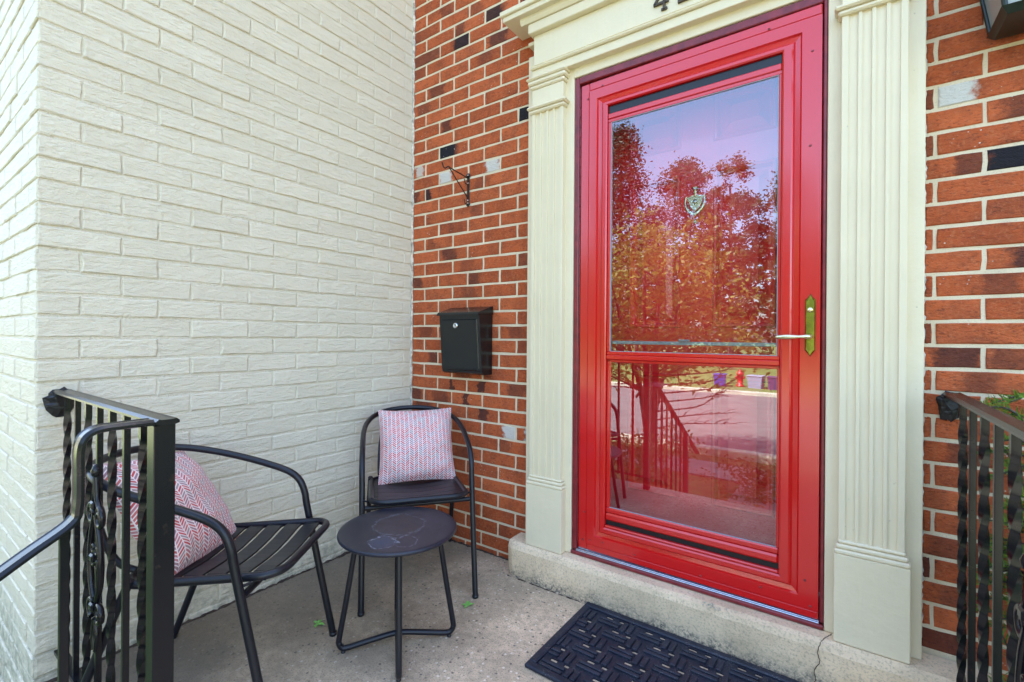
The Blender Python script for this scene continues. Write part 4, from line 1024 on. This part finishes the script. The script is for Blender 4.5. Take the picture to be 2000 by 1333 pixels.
def tree(name, label, loc, h, r, mat, seed, ncl, per, size, trunk_r, conifer=False, group=None, low=.3):
    rg = random.Random(seed); t = thing(name, label, 'tree', loc, 0, group); tb_ = MB(); tips = []
    branchy(tb_, (0, 0, 0), (rg.uniform(-.1, .1)*r, 0, h*.88), trunk_r, 14, rg, r*.7, tips); tb_.build('trunk', 'bark', t)
    cs = []
    while len(cs) < ncl:
        u, v, w = rg.uniform(-1, 1), rg.uniform(-1, 1), rg.uniform(0, 1)
        z = h*(low+(1-low)*w); rad = r*(1-w)**.8+.25 if conifer else r*math.sqrt(max(0, 1-(2*w-.85)**2/1.35))
        if u*u+v*v < 1: 
            d = math.sqrt(u*u+v*v)
            if d < .35 and rg.random() < .6: continue
            cs.append((u*rad, v*rad, z+rg.uniform(-.2, .2)))
    leaf_cloud(MB_ := MB(), cs, per, r*.11, size, rg); MB_.build('crown', mat, t); return t
tree('conifer_tree', 'tall dark conifer beyond the street, reflected at left in the door glass', (-11.3, -28, GZ), 15.8, 3.6, 'fol_dark', 11, 260, 80, .24, .28, True, low=.12)
tree('maple_tree', 'broad maple beyond the street, reflected beside the dark conifer', (-7.9, -31, GZ), 13.6, 2.7, 'fol_mid', 12, 170, 90, .22, .22, low=.22)
tree('maple_tree', 'maple reflected in the glass behind the door knocker', (-4.6, -29, GZ), 12.6, 1.9, 'fol_mid', 13, 150, 90, .20, .2, low=.2)
tree('maple_tree', 'maple reflected at the right edge of the upper glass', (-1.4, -30, GZ), 11.4, 2.3, 'fol_mid', 14, 150, 90, .20, .2, low=.2)
rg = random.Random(77); bw_ = MB()
cs = [(rg.uniform(-45, 30), rg.uniform(-50, -38), GZ+rg.uniform(.3, 10.0)) for _ in range(1000)]
leaf_cloud(bw_, cs, 22, .8, .75, rg); o = bw_.build('far_woodland', 'fol_mid'); stuff(o); tag(o, 'far woodland along the other side of the street in the reflection', 'woodland')
# dogwood in the front bed
rg = random.Random(21)
dg = thing('dogwood_tree', 'small yellow green dogwood by the steps, reflected in the door glass', 'tree', (-.55, -5.0, GZ))
tb_ = MB(); tips = []
for k in range(6):
    a = rg.uniform(0, 6.28); branchy(tb_, (rg.uniform(-.08, .08), rg.uniform(-.08, .08), 0), (math.cos(a)*.7, math.sin(a)*.5, 2.5+rg.uniform(0, .5)), .055, 7, rg, .9, tips)
for k in range(7):                                   # low bare twigs reaching right over the lawn
    z = .45+.13*k; pts = crom([(.05, 0, z), (.5+.08*k, -.1, z+.12), (.95+rg.uniform(0, .3), .1, z+.22+rg.uniform(0, .2))], 5); tb_.tube(pts, [.014*(1-.8*i/(len(pts)-1)) for i in range(len(pts))], 5)
    for q in pts[4:]:
        for _ in range(2):
            e = q+Vector((rg.uniform(.05, .22), rg.uniform(-.1, .1), rg.uniform(-.03, .14))); tb_.tube([q, q.lerp(e, .5)+Vector((0, 0, .015)), e], [.004, .003, .0015], 4)
tb_.build('trunk', 'bark', dg)
cl = []
for _ in range(150):
    a = rg.uniform(0, 6.28); w = rg.uniform(0, 1); rad = 1.35*math.sqrt(rg.uniform(.05, 1))*(1.15-.6*w)
    cl.append((math.cos(a)*rad+.25, math.sin(a)*rad, 1.25+2.2*w+rg.uniform(-.1, .1)))
leaf_cloud(lfm := MB(), cl+[tuple(t) for t in tips if t.z > 1.2], 34, .13, .085, rg, .42, .25, .35); lfm.build('crown', 'fol_yel', dg)
# hedge beside the steps
hd = thing('hedge_shrub', 'clipped hedge shrub beside the entry steps, reflected low in the glass', 'shrub', (.05, -2.75, GZ))
cs = []
for _ in range(130):
    cs.append((rg.uniform(-1.3, .52), rg.uniform(-.75, .75), .15+.62*rg.random()**.6))
leaf_cloud(lfm := MB(), cs, 45, .07, .045, rg, .5); lfm.build('leaves', 'fol_hedge', hd)
stm = MB()
for k in range(9): x, y = rg.uniform(-1.1, .4), rg.uniform(-.5, .5); stm.tube([(x, y, 0), (x+.05, y, .3), (x+rg.uniform(-.1, .1), y+.06, .6)], .010, 5)
stm.build('stems', 'bark', hd)
hs_ = thing('low_shrub', 'low rounded yellow green shrub at the corner of the lawn in the reflection', 'shrub', (1.05, -4.05, GZ))
cs = [(rg.gauss(0, .22), rg.gauss(0, .22), .08+.34*rg.random()) for _ in range(40)]
leaf_cloud(lfm := MB(), cs, 40, .06, .045, rg, .5); lfm.build('leaves', 'fol_hedge', hs_)
MB().tube([(0, 0, 0), (.02, 0, .2), (0, .03, .38)], .012, 6).build('stems', 'bark', hs_)
# yew at the right
yw = thing('yew_shrub', 'bright green needled shrub behind the right railing, against the red brick', 'shrub', (2.50, -.27, GZ))
yb, yt = MB(), MB()
rg = random.Random(31)
NN = 64
for k in range(190+95):
    a = rg.uniform(0, 6.28); rad = .36*math.sqrt(rg.random()); h = rg.uniform(.35, 1.72)
    tip = Vector((math.cos(a)*rad*1.05, math.sin(a)*rad*1.0, h)); base = tip*.35+Vector((0, 0, -.05)); base.z = max(.05, h-.55)
    if k >= 190:
        tip = Vector((rg.uniform(2.238, 2.34)-2.50, rg.uniform(-.48, -.05)+.27, rg.uniform(.10, .93)-GZ)); base = tip+Vector((rg.uniform(.12, .2), rg.uniform(-.06, .06), -rg.uniform(.04, .16)))
    if tip.y+(-.27) > -.03 or tip.x+2.50 < 2.235: continue
    pts = crom([base, base.lerp(tip, .55)+Vector((0, 0, .05)), tip], 6); yt.tube(pts, [.005*(1-.7*i/(len(pts)-1)) for i in range(len(pts))], 5)
    for i in range(NN):
        t = .35+.65*i/(NN-1); p = pts[min(len(pts)-1, int(t*(len(pts)-1)))].lerp(pts[min(len(pts)-1, int(t*(len(pts)-1))+1)], (t*(len(pts)-1)) % 1)
        ax = (tip-base).normalized(); sdv = ax.cross(Vector((rg.gauss(0, 1), rg.gauss(0, 1), rg.gauss(0, 1)))).normalized()
        d = (sdv*.9+ax*.55).normalized(); ln = rg.uniform(.018, .030); w = d.cross(ax).normalized()*.0018
        yb.add([p-w, p+d*ln*.8-w*.8, p+d*ln, p+d*ln*.8+w*.8, p+w], [(0, 1, 2, 3, 4)])
yb.build('needles', 'yew', yw); yt.build('branches', 'bark', yw)

# fallen leaves on the slab
def sprig(loc, rz, label):
    b = MB()
    for a, l_ in ((0, .034), (1.3, .026), (-1.1, .028), (2.6, .022)):
        c_, s_ = math.cos(a), math.sin(a); q = lambda u, v, z: (u*c_-v*s_, u*s_+v*c_, z)
        b.add([q(0, 0, .002), q(l_*.5, l_*.26, .007), q(l_, 0, .004), q(l_*.5, -l_*.26, .007), q(l_*.5, 0, .004)], [(0, 4, 1), (1, 4, 2), (0, 3, 4), (4, 3, 2)])
    tag(b.build('fallen_leaf', 'leaf', None, loc, (0, 0, rz)), label, 'leaf', 'fallen leaves')
sprig((.395, -.815, .001), .4, 'small green leaf on the slab under the edge of the left chair')
sprig((.765, -.405, .001), 2.2, 'small green leaf on the slab beside the corner chair leg')

# ------------------------------------------------------------------ across the street
def bin_(loc, mat, label, wx=.42):
    t = thing('storage_tub', label, 'tub', loc, rng.uniform(-.2, .2), 'tubs left across the street')
    P = [(-wx/2*.85, -.2, 0), (wx/2*.85, -.2, 0), (wx/2*.85, .2, 0), (-wx/2*.85, .2, 0), (-wx/2, -.24, .42), (wx/2, -.24, .42), (wx/2, .24, .42), (-wx/2, .24, .42)]
    MB().add(P, [(3, 2, 1, 0), (4, 5, 6, 7)]+[(i, (i+1) % 4, (i+1) % 4+4, i+4) for i in range(4)]).build('tub_body', mat, t)
    MB().box(-wx/2-.02, wx/2+.02, -.26, .26, .4205, .46, .012).build('lid', mat, t)
bin_((-2.35, -16.9, GZ), 'bluebin', 'blue plastic tub on the grass across the street, in the reflection')
bin_((-1.15, -17.0, GZ), 'greybin', 'grey lilac plastic tub right of the hydrant in the reflection', .5)
bin_((-.55, -16.9, GZ), 'plumbin', 'plum plastic tub at the far right of the reflection', .42)
hy = thing('fire_hydrant', 'red fire hydrant on the far verge, reflected between the tubs', 'hydrant', (-1.72, -17.2, GZ))
MB().lathe([(0, 0), (.15, 0), (.15, .04), (.10, .06), (.10, .42), (.13, .44), (.13, .48), (.11, .52), (.07, .58), (.03, .61), (.03, .65), (0, .65)], (0, 0, 0), 14).build('barrel', 'hydrant', hy)
for s in (-1, 1): MB().lathe([(0, 0), (.055, 0), (.055, s*.07), (0, s*.07)], (s*.09, 0, .34), 10, 'x').build('side_cap', 'hydrant', hy)
